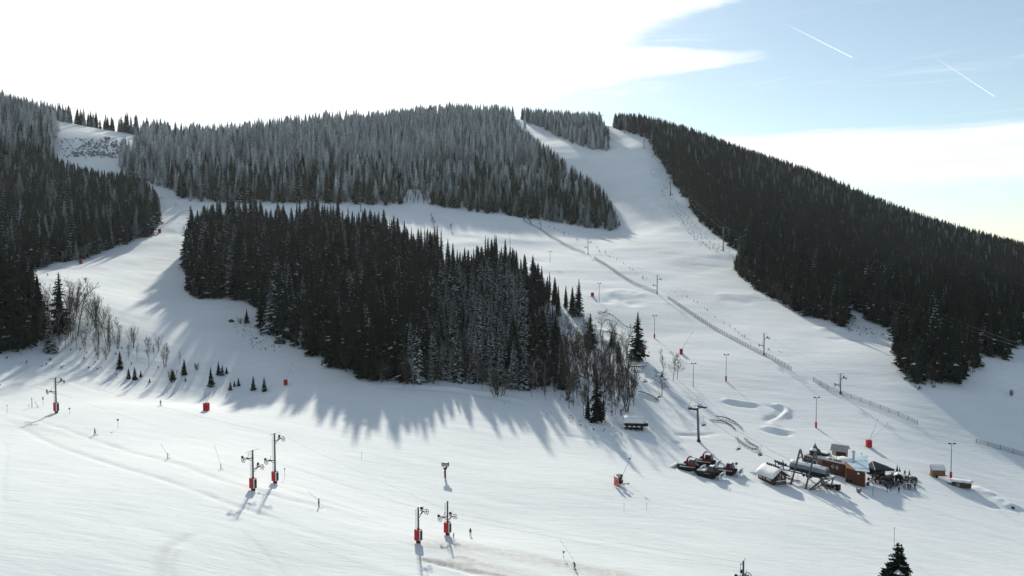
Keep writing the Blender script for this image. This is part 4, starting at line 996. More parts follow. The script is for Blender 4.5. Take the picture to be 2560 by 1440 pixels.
# second drag lift up the fence line
seq = [(1277,536,33),(1352,574,33),(1470,634,39),(1643,733,47),(1910,886,56),(2101,986,52)]
lb2 = ['grey lift pylon at the very top of the fence line under the wood', 'grey lift pylon at the upper end of the long net fence', 'grey lift pylon where the first net fence ends', 'grey lift pylon at the lower end of the second net fence',
       'grey lift pylon standing through the third net fence', 'grey lift pylon standing by the lowest long net fence']
vs = [G(a, b) for a, b, c in seq]; ends = []
for i, (a, b, c) in enumerate(seq):
    y = yaw_of(vs[max(i - 1, 0)], vs[min(i + 1, len(vs) - 1)]) 
    t, v, h = drag_pylon(a, b, c, y, .42, .74, False, lb2[i], 'pylons of the drag lift beside the net fences', .42); ends.append((v, h, y))
cable('lift_cable', [v + Matrix.Rotation(y, 3, 'Z') @ Vector((0, 2, .82 * h)) for v, h, y in ends], 'thin cable of the drag lift beside the net fences, outer side', .5, .012)
cable('lift_cable', [v + Matrix.Rotation(y, 3, 'Z') @ Vector((0, -2, .5 * h)) for v, h, y in ends], 'thin cable of the drag lift beside the net fences, inner side', .5, .012)
# ---- light poles
def light_pole(px, py, hpx, pad, label):
    v = G(px, py); h = hpx * mpx(v); t = thing('light_pole', label, 'light pole', v, 0, 'tall floodlight poles along the pistes')
    mb = MB(); mb.tube((0, 0, -.3), (0, 0, h), .13, .075, 8); mb.obj('pole', m_steel, t, True)
    mb = MB(); mb.bar((-.9, 0, h), (.9, 0, h), .1); mb.obj('crossbar', m_dsteel, t)
    for x in (-.7, .7):
        mb = MB(); mb.box((x, -.25, h + .22), (.62, .5, .28), mi=0); mb.poly([(x - .25, -.52, h + .1), (x + .25, -.52, h + .1), (x + .25, -.52, h + .32), (x - .25, -.52, h + .32)], 1); mb.obj('floodlight', [m_dsteel, m_glass], t)
    if pad:
        mb = MB(); mb.tube((0, 0, .05), (0, 0, 1.9), .34, .34, 8); mb.obj('padding', m_red, t)
    return t
for a in [(2377,1196,88,1,'tall floodlight pole with red pad beside the small wooden wagon'), (2040,1070,76,1,'tall floodlight pole with red pad above the restaurant'),
          (1815,951,66,1,'tall floodlight pole with red pad in the middle of the lower piste'), (1636,846,56,1,'floodlight pole with red pad right of the free-standing spruce'),
          (1498,756,48,0,'slim floodlight pole beside the small red snow lance'), (1733,966,58,0,'slim pole with one lamp head above the hanging chairs'),
          (1275,612,30,0,'small pale pole behind the treetops of the central wood'), (1375,655,26,0,'small pale pole in the bright piste over the treetops')]: light_pole(*a)
# ---- snow lances: red box with one or two tall thin lances
def lance(px, py, wpx, hpx, lances, label):
    v = G(px, py); k = mpx(v); t = thing('snow_lance', label, 'snow lance', v, R.uniform(-.2, .2), 'red snow lances on the pistes')
    w = wpx * k; h = hpx * k
    mb = MB(); mb.box((0, 0, h / 2 + .1), (w, w * .9, h)); mb.box((0, 0, h + .12), (w * .7, w * .6, .12)); b = mb.obj('padded_box', m_red, t)
    mb = MB(); mb.bar((-w * .5, -w * .46, h * .5), (w * .5, -w * .46, h * .5), .05); mb.box((-.1, -w * .47, h * .7), (w * .3, .03, w * .3)); mb.obj('label_plate', m_redd, b)
    for dx, dy in lances:
        mb = MB(); mb.tube((0, 0, h * .8), (dx * k, .4, h + dy * k), .05, .03, 6); mb.tube((dx * k * .97, .4, (h + dy * k) * .985), (dx * k * 1.02, .4, h + dy * k + .3), .09, .06, 6); mb.obj('lance', m_steel, t)
    mb = MB(); mb.bar((-w * .9, 0, .12), (w * .9, 0, .12), .06); mb.bar((0, -w * .8, .1), (0, w * .8, .1), .06); mb.obj('foot', m_dsteel, t)
lance(516,1027,12,19,[(-7,32),(8,25)],'red padded box with two steep lances on the left field')
lance(714,963,8,13,[(18,42)],'red box with one slanting lance at the left front corner of the wood')
lance(202,660,6,9,[(22,38)],'small red box with a slanting lance under the left dark wood')
lance(399,579,6,9,[(5,6)],'small red box by the narrow upper left piste')
lance(1481,741,7,9,[(20,22)],'small red box with lance left of a floodlight pole on the upper piste')
lance(1703,883,8,12,[(27,42)],'red box with a long lance leaning right, in the middle of the piste')
lance(2172,1117,12,17,[(22,52),(46,42)],'red padded box with two long lances behind the restaurant')
def fan_gun(px, py, hpx, label, tower=True, yaw=0.4, s=1.0):
    v = G(px, py); k = mpx(v); h = hpx * k; t = thing('snow_gun', label, 'snow gun', v, yaw)
    m_gw = mat('snow_gun_shell', (.42, .40, .34), .4, var=.2)
    if tower:
        mb = MB(); mb.tube((0, 0, -.3), (0, 0, h * .55), .24, .22, 8); mb.obj('tower', m_redd, t); mb = MB(); mb.box((-.26, 0, h * .3), (.1, .3, h * .3)); mb.obj('side_plate', m_white, t)
        mb = MB(); mb.box((0, 0, h * .6), (.75, .7, .5)); mb.box((.3, 0, h * .68), (.4, .5, .5)); mb.obj('control_box', m_dsteel, t)
        zc = h * .84
    else: zc = h
    mb = MB(); d = .62 * s; a = (-.85 * s, 0, zc - .05); b = (.85 * s, 0, zc + .1)
    n = 16
    rings = []
    for x, r in ((-.85, .50), (-.8, .58), (-.3, .56), (.5, .52), (.85, .56), (.85, .50), (.1, .40)):
        rings.append([(x * s, cos(2 * pi * j / n) * r * s, zc + sin(2 * pi * j / n) * r * s) for j in range(n)])
    mb.grid_loft(rings, cap=False); br_ = mb.obj('barrel', m_gw, t, True)
    mb = MB(); mb.tube((-.5 * s, 0, zc), (.55 * s, 0, zc), .2 * s, .12 * s, 8); mb.tube((.05, 0, zc), (.1, 0, zc), .44 * s, n=12); mb.ring((.84 * s, 0, zc), (1, 0, 0), .5 * s, .05, 16, 4); mb.obj('nozzle_ring', m_black, br_)
    return t, v
fan_gun(1113,1194,40,'snow gun on a red tower alone in the middle of the field', yaw=-.1)
fan_gun(1127,571,14,'small far snow gun on the upper bench behind the central wood', yaw=.6)
def mobile_gun():
    t, v = fan_gun(1549,1212,24,'mobile snow gun on a sled trailer behind a red banner', False, 2.2, .8); k = mpx(v); h = 24 * k
    mb = MB(); mb.box((0, 0, h - .9), (.5, .5, 1.0)); mb.box((.1, 0, h - 1.5), (1.6, 1.0, .7)); mb.obj('motor', m_black, t)
    mb = MB(); mb.bar((-.9, -.5, .5), (-2.9, -.1, .9), .1); mb.bar((-.9, .5, .5), (-2.9, -.1, .9), .1); mb.box((-2.9, -.1, .95), (.4, .4, .2))
    for x in (-.6, .8):
        for y in (-.7, .7): mb.bar((x, y, .1), (x * .7, y * .6, 1.0), .07)
    for y in (-.7, .7): mb.bar((-1.0, y, .08), (1.3, y, .08), .14, .06)
    mb.obj('trailer', m_dsteel, t)
    b = G(1541, 1218); t2 = thing('red_banner', 'pale red safety banner on two posts in front of the mobile snow gun', 'banner', b, -.95); m_ban = mat('red_banner_cloth', (.62, .10, .09), .7, col2=(.68, .20, .17), vscale=1.2)
    for x in (-.85, 0, .85): 
        mb = MB(); mb.tube((x, 0, -.1), (x * 1.0, 0, 3.0 if x < 0 else 2.6), .035); mb.obj('post', m_steel, t2)
    for x in (-.43, .43):
        mb = MB(); mb.grid_loft([[(x - .38, .03, .25 - x * .1), (x + .38, .0, .15 - x * .1), (x + .38, .03, 2.3 - x * .1), (x - .38, .06, 2.4 - x * .1)], [(x - .38, .06, .25 - x * .1), (x + .38, .03, .15 - x * .1), (x + .38, .06, 2.3 - x * .1), (x - .38, .09, 2.4 - x * .1)]]); mb.obj('banner_cloth', m_ban, t2)
    l = thing('snow_lance', 'long slanting lance rising behind the mobile snow gun', 'snow lance', G(1553, 1196), 0); k = mpx(b)
    mb = MB(); mb.tube((0, 0, 0), (28 * k, .6, 62 * k), .05, .035, 6); mb.obj('lance', m_steel, l); mb = MB(); mb.box((22 * k, .4, 52 * k), (.6, .3, .25)); mb.obj('lance_head', m_dsteel, l)
    mb = MB(); mb.box((0, 0, .2), (.5, .5, .5)); mb.obj('foot', m_dsteel, l)
mobile_gun()
# ---- chairlifts
def chair_tower(px, py, hpx, yaw, label, lean=0.0, v=None, s=1.0, arms=1.0, group='chairlift towers'):
    v = v or G(px, py); h = hpx * mpx(v); t = thing('chairlift_tower', label, 'chairlift tower', v, yaw, group)
    top = Vector((-lean * h, 0, h)); mb = MB(); mb.tube((0, 0, -.5), top, .42 * s, .28 * s, 10); mb.obj('pole', m_steel, t, True)
    mb = MB(); mb.tube((0, 0, -.2), (0, 0, .6), .62 * s, .55 * s, 8); mb.obj('footing', m_dsteel, t)
    w = 2.3 * arms; mb = MB(); mb.bar(top + Vector((0, -w, 0)), top + Vector((0, w, 0)), .3 * s, .3 * s); mb.bar(top + Vector((0, -w, 1.0)), top + Vector((0, w, 1.0)), .08)
    for y in (-w * .55, w * .55): mb.bar(top + Vector((0, y, 0)), top + Vector((0, y, 1.1)), .1)
    mb.obj('crossarm', m_steel, t)
    pts = []
    for y in (-w, w):
        mb = MB(); c = top + Vector((0, y, .1)); mb.bar(c + Vector((-1.7, 0, 0)), c + Vector((1.7, 0, 0)), .16, .22)
        for k in range(6): x = -1.6 + k * .64; mb.tube(c + Vector((x, -.1, .12)), c + Vector((x, .1, .12)), .2, n=8)
        mb.bar(c + Vector((-1.5, .45, -.1)), c + Vector((1.5, .45, -.1)), .5, .05); mb.obj('sheave_beam', m_dsteel, t)
        pts.append(v + Matrix.Rotation(yaw, 3, 'Z') @ (c + Vector((0, 0, .32))))
    return t, v, pts
st = G(2020, 1205); tw = G(1747, 1104); yB = yaw_of(st, tw)
_, v1, c1 = chair_tower(1747, 1104, 84, yB, 'leaning grey chairlift tower between the snow groomers and the wood', -.06)
vv = P(1284, 760, 330); vv = Vector((vv.x, vv.y, gz(vv.x, vv.y))); hh = (P(1287, 694, 326).z - vv.z) / mpx(vv)
_, v2, c2 = chair_tower(0, 0, hh, yB, 'chairlift tower standing among the spruces of the central wood', 0, vv)
_, v3, c3 = chair_tower(902, 530, 34, yB, 'far chairlift tower seen over the treetops of the central wood', 0, None, .9)
# station end points of the rope (either side)
e1 = (tw - st).normalized(); e1.z = 0; e1.normalize(); e2 = Vector((-e1.y, e1.x, 0))
stz = st.z + 4.2
lo_ = [Vector((st.x, st.y, stz)) + e1 * 7 + e2 * s_ * 2.3 for s_ in (-1, 1)]
ca = cable('chairlift_cable', [lo_[0], c1[0], c2[0], c3[0]], 'left-hand cable of the chairlift from the station towards the central wood', 1.6, .03, 14, 'cable')
cb = cable('chairlift_cable', [lo_[1], c1[1], c2[1], c3[1]], 'right-hand cable of the chairlift from the station towards the central wood', 1.6, .03, 14, 'cable')
def mk_chair():
    t = thing('lift_chair', 'empty chair hanging on the chairlift cable', 'lift chair', (0, 0, 0), 0, 'empty chairs on the chairlift')
    mb = MB(); mb.path([(0, 0, 0), (0, .05, -.8), (0, .45, -1.2), (0, .45, -2.2)], .045, 5); mb.obj('hanger', m_dsteel, t)
    mb = MB(); w = .85
    mb.path([(-w, .0, -3.1), (-w, .42, -3.1), (-w, .45, -2.2), (w, .45, -2.2), (w, .42, -3.1), (w, .0, -3.1)], .04, 5); mb.path([(-w, -.15, -2.75), (w, -.15, -2.75)], .03, 4); mb.obj('chair_frame', m_dsteel, t)
    mb = MB(); mb.box((0, .15, -3.08), (1.66, .5, .09)); mb.obj('seat', mat('chair_seat', (.10, .11, .11), .7), t); mb = MB(); mb.box((0, .46, -2.75), (1.66, .07, .42)); mb.obj('backrest', mat('chair_seat', (.10, .11, .11), .7), t)
    return t
ch0 = mk_chair(); first = [True]
def chair_on(pts, f, yaw, label, s=1.0):
    seg = np.array([(p.x, p.y, p.z) for p in pts]); d = np.concatenate([[0], np.cumsum(np.linalg.norm(np.diff(seg, axis=0), axis=1))]); t = f
    p = [np.interp(t, d, seg[:, k]) for k in range(3)]
    if first[0]: first[0] = False; ch0.location = p; ch0.rotation_euler = (0, 0, yaw); ch0['label'] = label; return
    dup(ch0, p, yaw, label)
fy = yB - pi / 2
for i, f in enumerate((9, 36, 58, 80, 104)): chair_on(ca, f, fy, ['empty lift chair just below the leaning tower, nearest the station', 'empty lift chair hanging left of the leaning tower head', 'empty lift chair above the snow berms behind the leaning tower', 'empty lift chair beside the round bare bush', 'empty lift chair close to the grove, farthest left seen clearly'][i])
for i, f in enumerate((14, 27, 47, 69, 92)): chair_on(cb, f, fy + pi, ['empty lift chair on the right cable close to the station rails', 'empty lift chair over the dark toboggan rails', 'empty lift chair right behind the leaning tower head', 'empty lift chair above the snow-covered track mounds', 'empty lift chair in front of the wood edge'][i])
# right-hand chairlift along the dark hillside
yC = yaw_of(G(1808,628), G(1610,370))
TC = []
for a in [(1503,318,30,'top chairlift tower on the saddle skyline'),(1562,334,34,'second chairlift tower below the saddle'),(1610,371,34,'chairlift tower at the upper rim of the steep piste'),(1676,488,42,'chairlift tower halfway down in the cleared strip by the wood'),(1808,629,58,'chairlift tower at the bottom of the steep piste')]:
    _, v, c = chair_tower(a[0], a[1], a[2], yC if a[0] > 1520 else yC, a[3], 0, None, .9, 1.0, 'towers of the far chairlift'); TC.append((v, c))
def overtree(px, py, Y): v = P(px, py, Y); return v
yD = yaw_of(overtree(2330, 780, 345), G(1808, 628))
lowp = [(1950,640,475),(2130,722,400),(2330,779,340),(2545,862,292),(2700,905,275)]
for sd in (0, 1):
    off = (sd - .5) * 2 * 2.3; pts = [c[sd] for v, c in TC]
    for a in lowp:
        q = overtree(*a); pts.append(q + Vector((-sin(yD) * off, cos(yD) * off, 0)))
    pc = cable('chairlift_cable', pts, 'pale cable of the far chairlift crossing in front of the dark hillside, ' + ('valley side' if sd else 'hill side'), .8, .065, 8)
    for i, f in enumerate((70, 215, 300, 345, 420, 500, 560)):
        chair_on(pc, f + sd * 22, yD - pi / 2, ['high up below the saddle', 'by the cleared strip', 'over the brush at the wood edge', 'just above the lowest open tower', 'before the dark trees below the tower', 'deep over the dark wood', 'near the right edge over the wood'][i] and ('empty far lift chair ' + ['high up below the saddle', 'by the cleared strip', 'over the brush at the wood edge', 'just above the lowest open tower', 'before the dark trees below the tower', 'deep over the dark wood', 'near the right edge over the wood'][i] + (', valley side' if sd else ', hill side')))
# ---- toboggan run: pairs of steel rails on small trestles
def rails(pl, label, lift=.5, gap=.55):
    g = [G(*p) for p in pl]; o0 = g[0].copy(); t = thing('toboggan_rail', label, 'toboggan track', o0, 0, 'pieces of the toboggan run')
    pts = []
    for k in range(len(g) - 1):
        p0 = g[max(k - 1, 0)]; p1_ = g[k]; p2_ = g[k + 1]; p3_ = g[min(k + 2, len(g) - 1)]
        for q in np.linspace(0, 1, 7)[:-1]: pts.append(0.5 * ((2 * p1_) + (-p0 + p2_) * q + (2 * p0 - 5 * p1_ + 4 * p2_ - p3_) * q * q + (-p0 + 3 * p1_ - 3 * p2_ + p3_) * q ** 3))
    pts.append(g[-1]); pts = [Vector((p.x, p.y, gz(p.x, p.y) + lift)) - o0 for p in pts]
    for sd in (-1, 1):
        o = []
        for i, p in enumerate(pts):
            d = (pts[min(i + 1, len(pts) - 1)] - pts[max(i - 1, 0)]).normalized(); n = Vector((-d.y, d.x, 0)); o.append(p + n * sd * gap / 2)
        mb = MB(); mb.path(o, .09, 5); mb.obj('rail', m_dsteel, t)
    mb = MB()
    for p in pts[::2]: mb.bar(p + Vector((0, 0, -lift - .2)), p, .09)
    mb.obj('trestle', m_dsteel, t)
rails([(1790,1044),(1815,1048),(1838,1060),(1855,1076)],'dark curved toboggan rails right of the leaning chairlift tower')
rails([(1775,1052),(1805,1055),(1826,1065),(1837,1076)],'thin lower toboggan rails inside the curve by the tower', .3, .4)
rails([(1862,1100),(1875,1112),(1896,1124)],'short straight toboggan rails, upper piece near the station')
rails([(1840,1097),(1855,1112),(1880,1127),(1893,1127)],'toboggan rails ending in a flat step near the station')
rails([(1595,985),(1620,992),(1645,1004)],'snowed-in toboggan rails under the hanging chairs',.35)
rails([(1408,925),(1425,938),(1450,948),(1470,955)],'dark toboggan rails curving between bare trees in the grove',1.2)
rails([(1500,786),(1525,792),(1545,806),(1565,822),(1600,830)],'raised toboggan track edge curving behind the round bare tree',1.3,.7)
rails([(1508,832),(1540,838),(1560,850)],'short raised toboggan rails over the grove',1.0)
def bridge():
    v = G(1583, 920); t = thing('track_bridge', 'dark wooden bridge beam jutting from the bank under the free-standing spruce', 'bridge', v, .25)
    k = mpx(v); mb = MB(); mb.box((2, 0, .75), (46 * k, .7, .35), top=(1.0, .8)); mb.obj('beam', m_wood, t); mb = MB(); mb.box((2, 0, 1.02), (46 * k, .75, .18)); mb.obj('snow_cover', m_snowcap, t)
    mb = MB()
    for x in (-1.5, 1.5, 4.5): mb.bar((x, 0, -.6), (x, 0, .6), .2)
    mb.obj('support', m_wood, t)
bridge()
# ---- net fences
m_net = mat('fence_net', (.06, .058, .055), .8); m_post = mat('fence_post', (.08, .07, .06), .8, var=.3)
def fence(pl, label, h=1.5, step=1.9, net=.32):
    g = [G(*p) for p in pl]; o0 = g[0].copy(); t = thing('net_fence', label, 'fence', o0, 0, 'net fences along the piste')
    pts = [g[0]]
    for a, b in zip(g[:-1], g[1:]):
        n = max(1, int((b - a).length / step))
        for i in range(1, n + 1): q = a.lerp(b, i / n); pts.append(Vector((q.x, q.y, gz(q.x, q.y))))
    pts = [p - o0 for p in pts]; mbp = MB(); mbp.tube((0, 0, -.3), (0, 0, h + .15), .08, .07, 5); pm = mbp.mesh('post', m_post)
    for p in pts:
        o = bpy.data.objects.new('post', pm); COL.objects.link(o); o.parent = t; o.location = p; o.rotation_euler = (R.uniform(-.06, .06), R.uniform(-.06, .06), 0)
    for a, b in zip(pts[:-1], pts[1:]):
        mb = MB()
        for z in (.15, h * .38, h * .68, h): mb.bar(a + Vector((0, 0, z)), b + Vector((0, 0, z)), .05)
        n = int((b - a).length / net)
        for i in range(1, n): q = a.lerp(b, i / n); mb.bar(q + Vector((0, 0, .12)), q + Vector((0, 0, h)), .03)
        mb.obj('net', m_net, t)
fence([(1305,542),(1312,556),(1345,572),(1352,576)],'top piece of net fence curving round the small mound',1.3,2.2,.5)
fence([(1312,545),(1322,552),(1329,562)],'very short net fence behind the small mound at the top',1.2,2.2,.5)
fence([(1353,577),(1380,597),(1410,612),(1462,632)],'first long net fence running down from the small mound',1.4,2.1,.5)
fence([(1486,646),(1530,676),(1580,706),(1641,732)],'second long net fence in the middle of the upper piste',1.5,2.0,.45)
fence([(1670,746),(1720,782),(1800,832),(1870,868),(1908,886),(1978,926)],'third and longest net fence crossing the middle of the piste',1.5,2.0,.4)
fence([(2033,952),(2070,975),(2105,989),(2200,1024),(2293,1062)],'lowest long net fence right of the crossing track',1.45,3.0,.3)
fence([(2440,1108),(2500,1124),(2600,1152),(2700,1180)],'grey net fence leaving the picture at the right edge',1.45,3.0,.22)
# ---- small signs and stakes
def sign(px, py, hpx, label, kind='round', wpx=4):
    v = G(px, py); k = mpx(v); h = hpx * k; t = thing('piste_sign', label, 'sign', v, R.uniform(-.3, .3)); w = wpx * k
    mb = MB(); mb.tube((0, 0, -.2), (0, 0, h), .035, n=5); mb.obj('post', m_steel, t)
    m_s = mat('sign_board', (.07, .08, .09), .5)
    mb = MB()
    if kind == 'round': mb.tube((0, -.05, h - w * .3), (0, 0, h - w * .3), w * .6, n=12)
    elif kind == 'double': mb.box((0, -.04, h - w * .3), (w, .05, w * .7)); mb.box((0, -.04, h - w * 1.3), (w * .8, .05, w * .7))
    else: mb.box((0, -.04, h - w * .4), (w, .05, w * .9))
    mb.obj('board', m_s, t)
for a in [(174,1034,16,'small square sign on a post right of the leftmost pylon','square',4),(108,1012,20,'double sign on a thin post left of the leftmost pylon','double',4),(295,1070,23,'round sign on a thin post in the left field','round',4.5),
          (712,1194,24,'thin marker post with small round top right of the tall pylon','round',3),(1409,1394,19,'small square sign near the skier on the dirty snow','square',5),(1841,1174,17,'round sign right of the snow groomers','round',6),
          (18,1032,22,'thin post with small plate at the left edge','square',2.5)]: sign(a[0], a[1], a[2], a[3], a[4], a[5])
def stake(px, py, hpx, label, r=.045, lean=(0, 0)):
    v = G(px, py); k = mpx(v); mb = MB(); mb.tube((0, 0, -.2), (lean[0] * k, 0, hpx * k), r, r * .8, 6); mb.tube((lean[0] * k, 0, hpx * k - .1), (lean[0] * k, 0, hpx * k + .12), r * 1.6, r * 1.2, 6); o = mb.obj('marker_stake', m_steel, None); o.location = v; tag(o, label, 'stake')
stake(80,1018,24,'bracket post of the lift end left of the leftmost pylon', .09); stake(97,1018,14,'leaning stake near the bracket post of the lift end', .06, (-9, 0)); stake(72,1018,8,'short stake beside the bracket post of the lift end')
stake(136,1008,26,'thin hanging tow post close to the leftmost pylon', .03); stake(2182,1241,50,'tall thin pole in the snow in front of the terrace', .06); stake(2235,1375,56,'thin pole tip behind the nearest spruce top', .05)
stake(1616,1275,18,'lone thin stake in the snow below the mobile snow gun', .03); stake(1560,1276,16,'faint thin stake left of the lone one below the snow gun', .03); stake(904,1150,18,'faint marker pole in the tree shadows', .03)
stake(1553,1110,14,'thin fence stake left of the little crossing gate', .03); stake(1565,1108,12,'middle stake of the little crossing gate', .03); stake(1576,1112,14,'right stake of the little crossing gate', .03); stake(1535,1062,18,'thin stake left of the dark hut by the grove', .03)
# ------------------------------------------------------------ village of the lift: restaurant, station, huts
m_plank = mat('brown_planks', (.115, .045, .028), .8, col2=(.075, .034, .024), vscale=.9, bump=.4, stretch=(1, 1, 9))
m_plank2 = mat('orange_planks', (.27, .115, .05), .8, col2=(.20, .085, .04), vscale=.9, bump=.4, stretch=(1, 1, 9))
m_plankd = mat('dark_planks', (.040, .026, .020), .85, var=.4, vscale=1, bump=.4, stretch=(1, 1, 9))
m_pale = mat('pale_panel', (.50, .47, .44), .7, var=.15)
m_grey = mat('grey_boards', (.26, .24, .22), .8, var=.35, vscale=1.2, stretch=(6, 1, 1))
m_tarp = mat('blue_white_tarp', (.50, .64, .74), .55, var=.12, vscale=.7, bump=.2, bscale=1.5)
m_shing = mat('grey_roofing', (.085, .082, .08), .85, var=.3, vscale=2)
m_tin = mat('pale_metal_roof', (.58, .55, .50), .45, .2, var=.15)
m_glow = mat('lamp_globe', (.75, .73, .68), .4)
def gable_hut(px, py, yaw, Lx, Wy, wall, roof, m_w, m_r, label, name='hut', snow=.28, over=.5, v=None, z0=0):
    """ridge along local x"""
    v = v or G(px, py); t = thing(name, label, 'hut', v, yaw)
    hx, hy = Lx / 2, Wy / 2
    for nm, y in (('front_wall', -hy), ('back_wall', hy)):
        mb = MB(); mb.box((0, y, wall / 2 - .3), (Lx, .14, wall + .6)); mb.obj('wall', m_w, t)
    for x in (-hx, hx):
        mb = MB(); e = .07; pts = [(-hy, -.6), (hy, -.6), (hy, wall), (0, wall + roof * .97), (-hy, wall)]
        mb.grid_loft([[(x + q, y, z) for y, z in pts] for q in (-e, e)]); mb.obj('gable_wall', m_w, t)
    for sd in (-1, 1):
        a = Vector((0, 0, wall + roof)); b = Vector((0, sd * (hy + over), wall + roof - roof * (hy + over) / hy)); n = Vector((0, sd * roof, hy)).normalized() * .1; X = hx + over
        mb = MB(); mb.grid_loft([[(x, p.y, p.z) for p in (a, b, b + n, a + n)] for x in (-X, X)]); rp = mb.obj('roof', m_r, t)
        if snow:
            mb = MB(); rings = []
            for i in range(7):
                x = -X + .05 + (2 * X - .1) * i / 6; k = snow * (1 + .2 * sin(i * 2.1 + sd)); q = n.normalized()
                A = a + n * 1.1; B = b + n * 1.1
                rings.append([(x, p.y, p.z) for p in (A, B, B + q * k * .7 + Vector((0, 0, .02)), (A + B) / 2 + q * k * 1.1, A + q * k)])
            mb.grid_loft(rings); mb.obj('roof_snow', m_snowcap, rp, True)
    return t, v, (hx, hy)
# little dark hut by the grove
t, v, (hx, hy) = gable_hut(1584, 1066, -.12, 5.4, 3.6, 2.0, 1.3, m_plankd, m_plankd, 'small dark hut under a snowy roof at the end of the grove', snow=.35)
mb = MB()
for i, x in enumerate((-2.3, -.9, .6, 2.0)): mb.box((x, -hy - 1.1, .45), (.9, .8, .12)); mb.box((x, -hy - 1.1, .15), (.5, .5, .6))
mb.obj('woodpile', m_plankd, t)
mb = MB(); mb.box((hx + .9, .3, 1.0), (1.6, 1.8, 1.0)); so = mb.obj('lean_to', m_plankd, t); mb = MB(); mb.box((hx + .9, .3, 1.62), (1.8, 2.0, .22), top=(.9, .9)); mb.obj('snow_cover', m_snowcap, so)
for i, x in enumerate((-2.9, -1.3, .1, 1.5)):
    mb = MB(); mb.box((x, -hy - 1.15, .75), (1.0, 1.0, .1)); mb.box((x, -hy - 1.15, .3), (.12, .8, .8)); 
    mb2 = MB(); mb2.box((x, -hy - 1.15, .88), (.95, .95, .16), top=(.85, .85))
    b = mb.obj('bench_table', m_plankd, t); mb2.obj('snow_cover', m_snowcap, b)
# ticket hut beside the station
hA = G(1903, 1196); hB = G(1945, 1214); yh = yaw_of(hA, hB); hv = G(1930, 1203)
t, v, (hx, hy) = gable_hut(0, 0, yh - .12, 5.6, 4.4, 2.1, 1.5, m_plank, m_plankd, 'brown wooden ticket hut under a thick white roof left of the lift station', snow=.3, over=.7, v=hv)
mb = MB(); 
for x, w in ((-1.9, 1.3), (-.5, .5), (1.2, 1.7)): mb.box((x, -hy - .09, 1.3), (w, .06, 1.15))
mb.obj('shutter', m_pale, t)
mb = MB(); mb.box((hx + .1, -.2, 1.1), (.06, .9, 1.7)); mb.obj('door', m_grey, t)
mb = MB(); mb.box((hx + .1, -1.3, 1.3), (.06, .9, .9)); w_ = mb.obj('window', m_glass, t); mb = MB(); mb.box((hx + .14, -1.3, .82), (.1, 1.1, .08)); mb.obj('sill', m_pale, w_)
mb = MB(); mb.tube((hx + .1, .1, 2.45), (hx + .2, .1, 2.45), .28, n=12); mb.obj('round_sign', m_pale, t)
mb = MB(); mb.tube((hx + .1, 1.1, 1.6), (hx + .18, 1.1, 1.6), .25, n=10); mb.tube((hx + .1, .9, 2.0), (hx + .18, .9, 2.0), .2, n=10); mb.obj('poster', m_white, t)
mb = MB()
for i in range(3): mb.bar((hx + .9 + .1 * i, -2.0, .3 + .4 * i), (hx + .9 + .1 * i, .8, .3 + .4 * i), .09)
for y in (-1.9, -.6, .7): mb.bar((hx + .9, y, -.2), (hx + 1.2, y, 1.3), .1)
r_ = mb.obj('railing', m_grey, t); mb = MB(); mb.box((hx + 1.2, -.6, 1.2), (.3, 2.9, .12)); mb.obj('snow_cover', m_snowcap, r_)

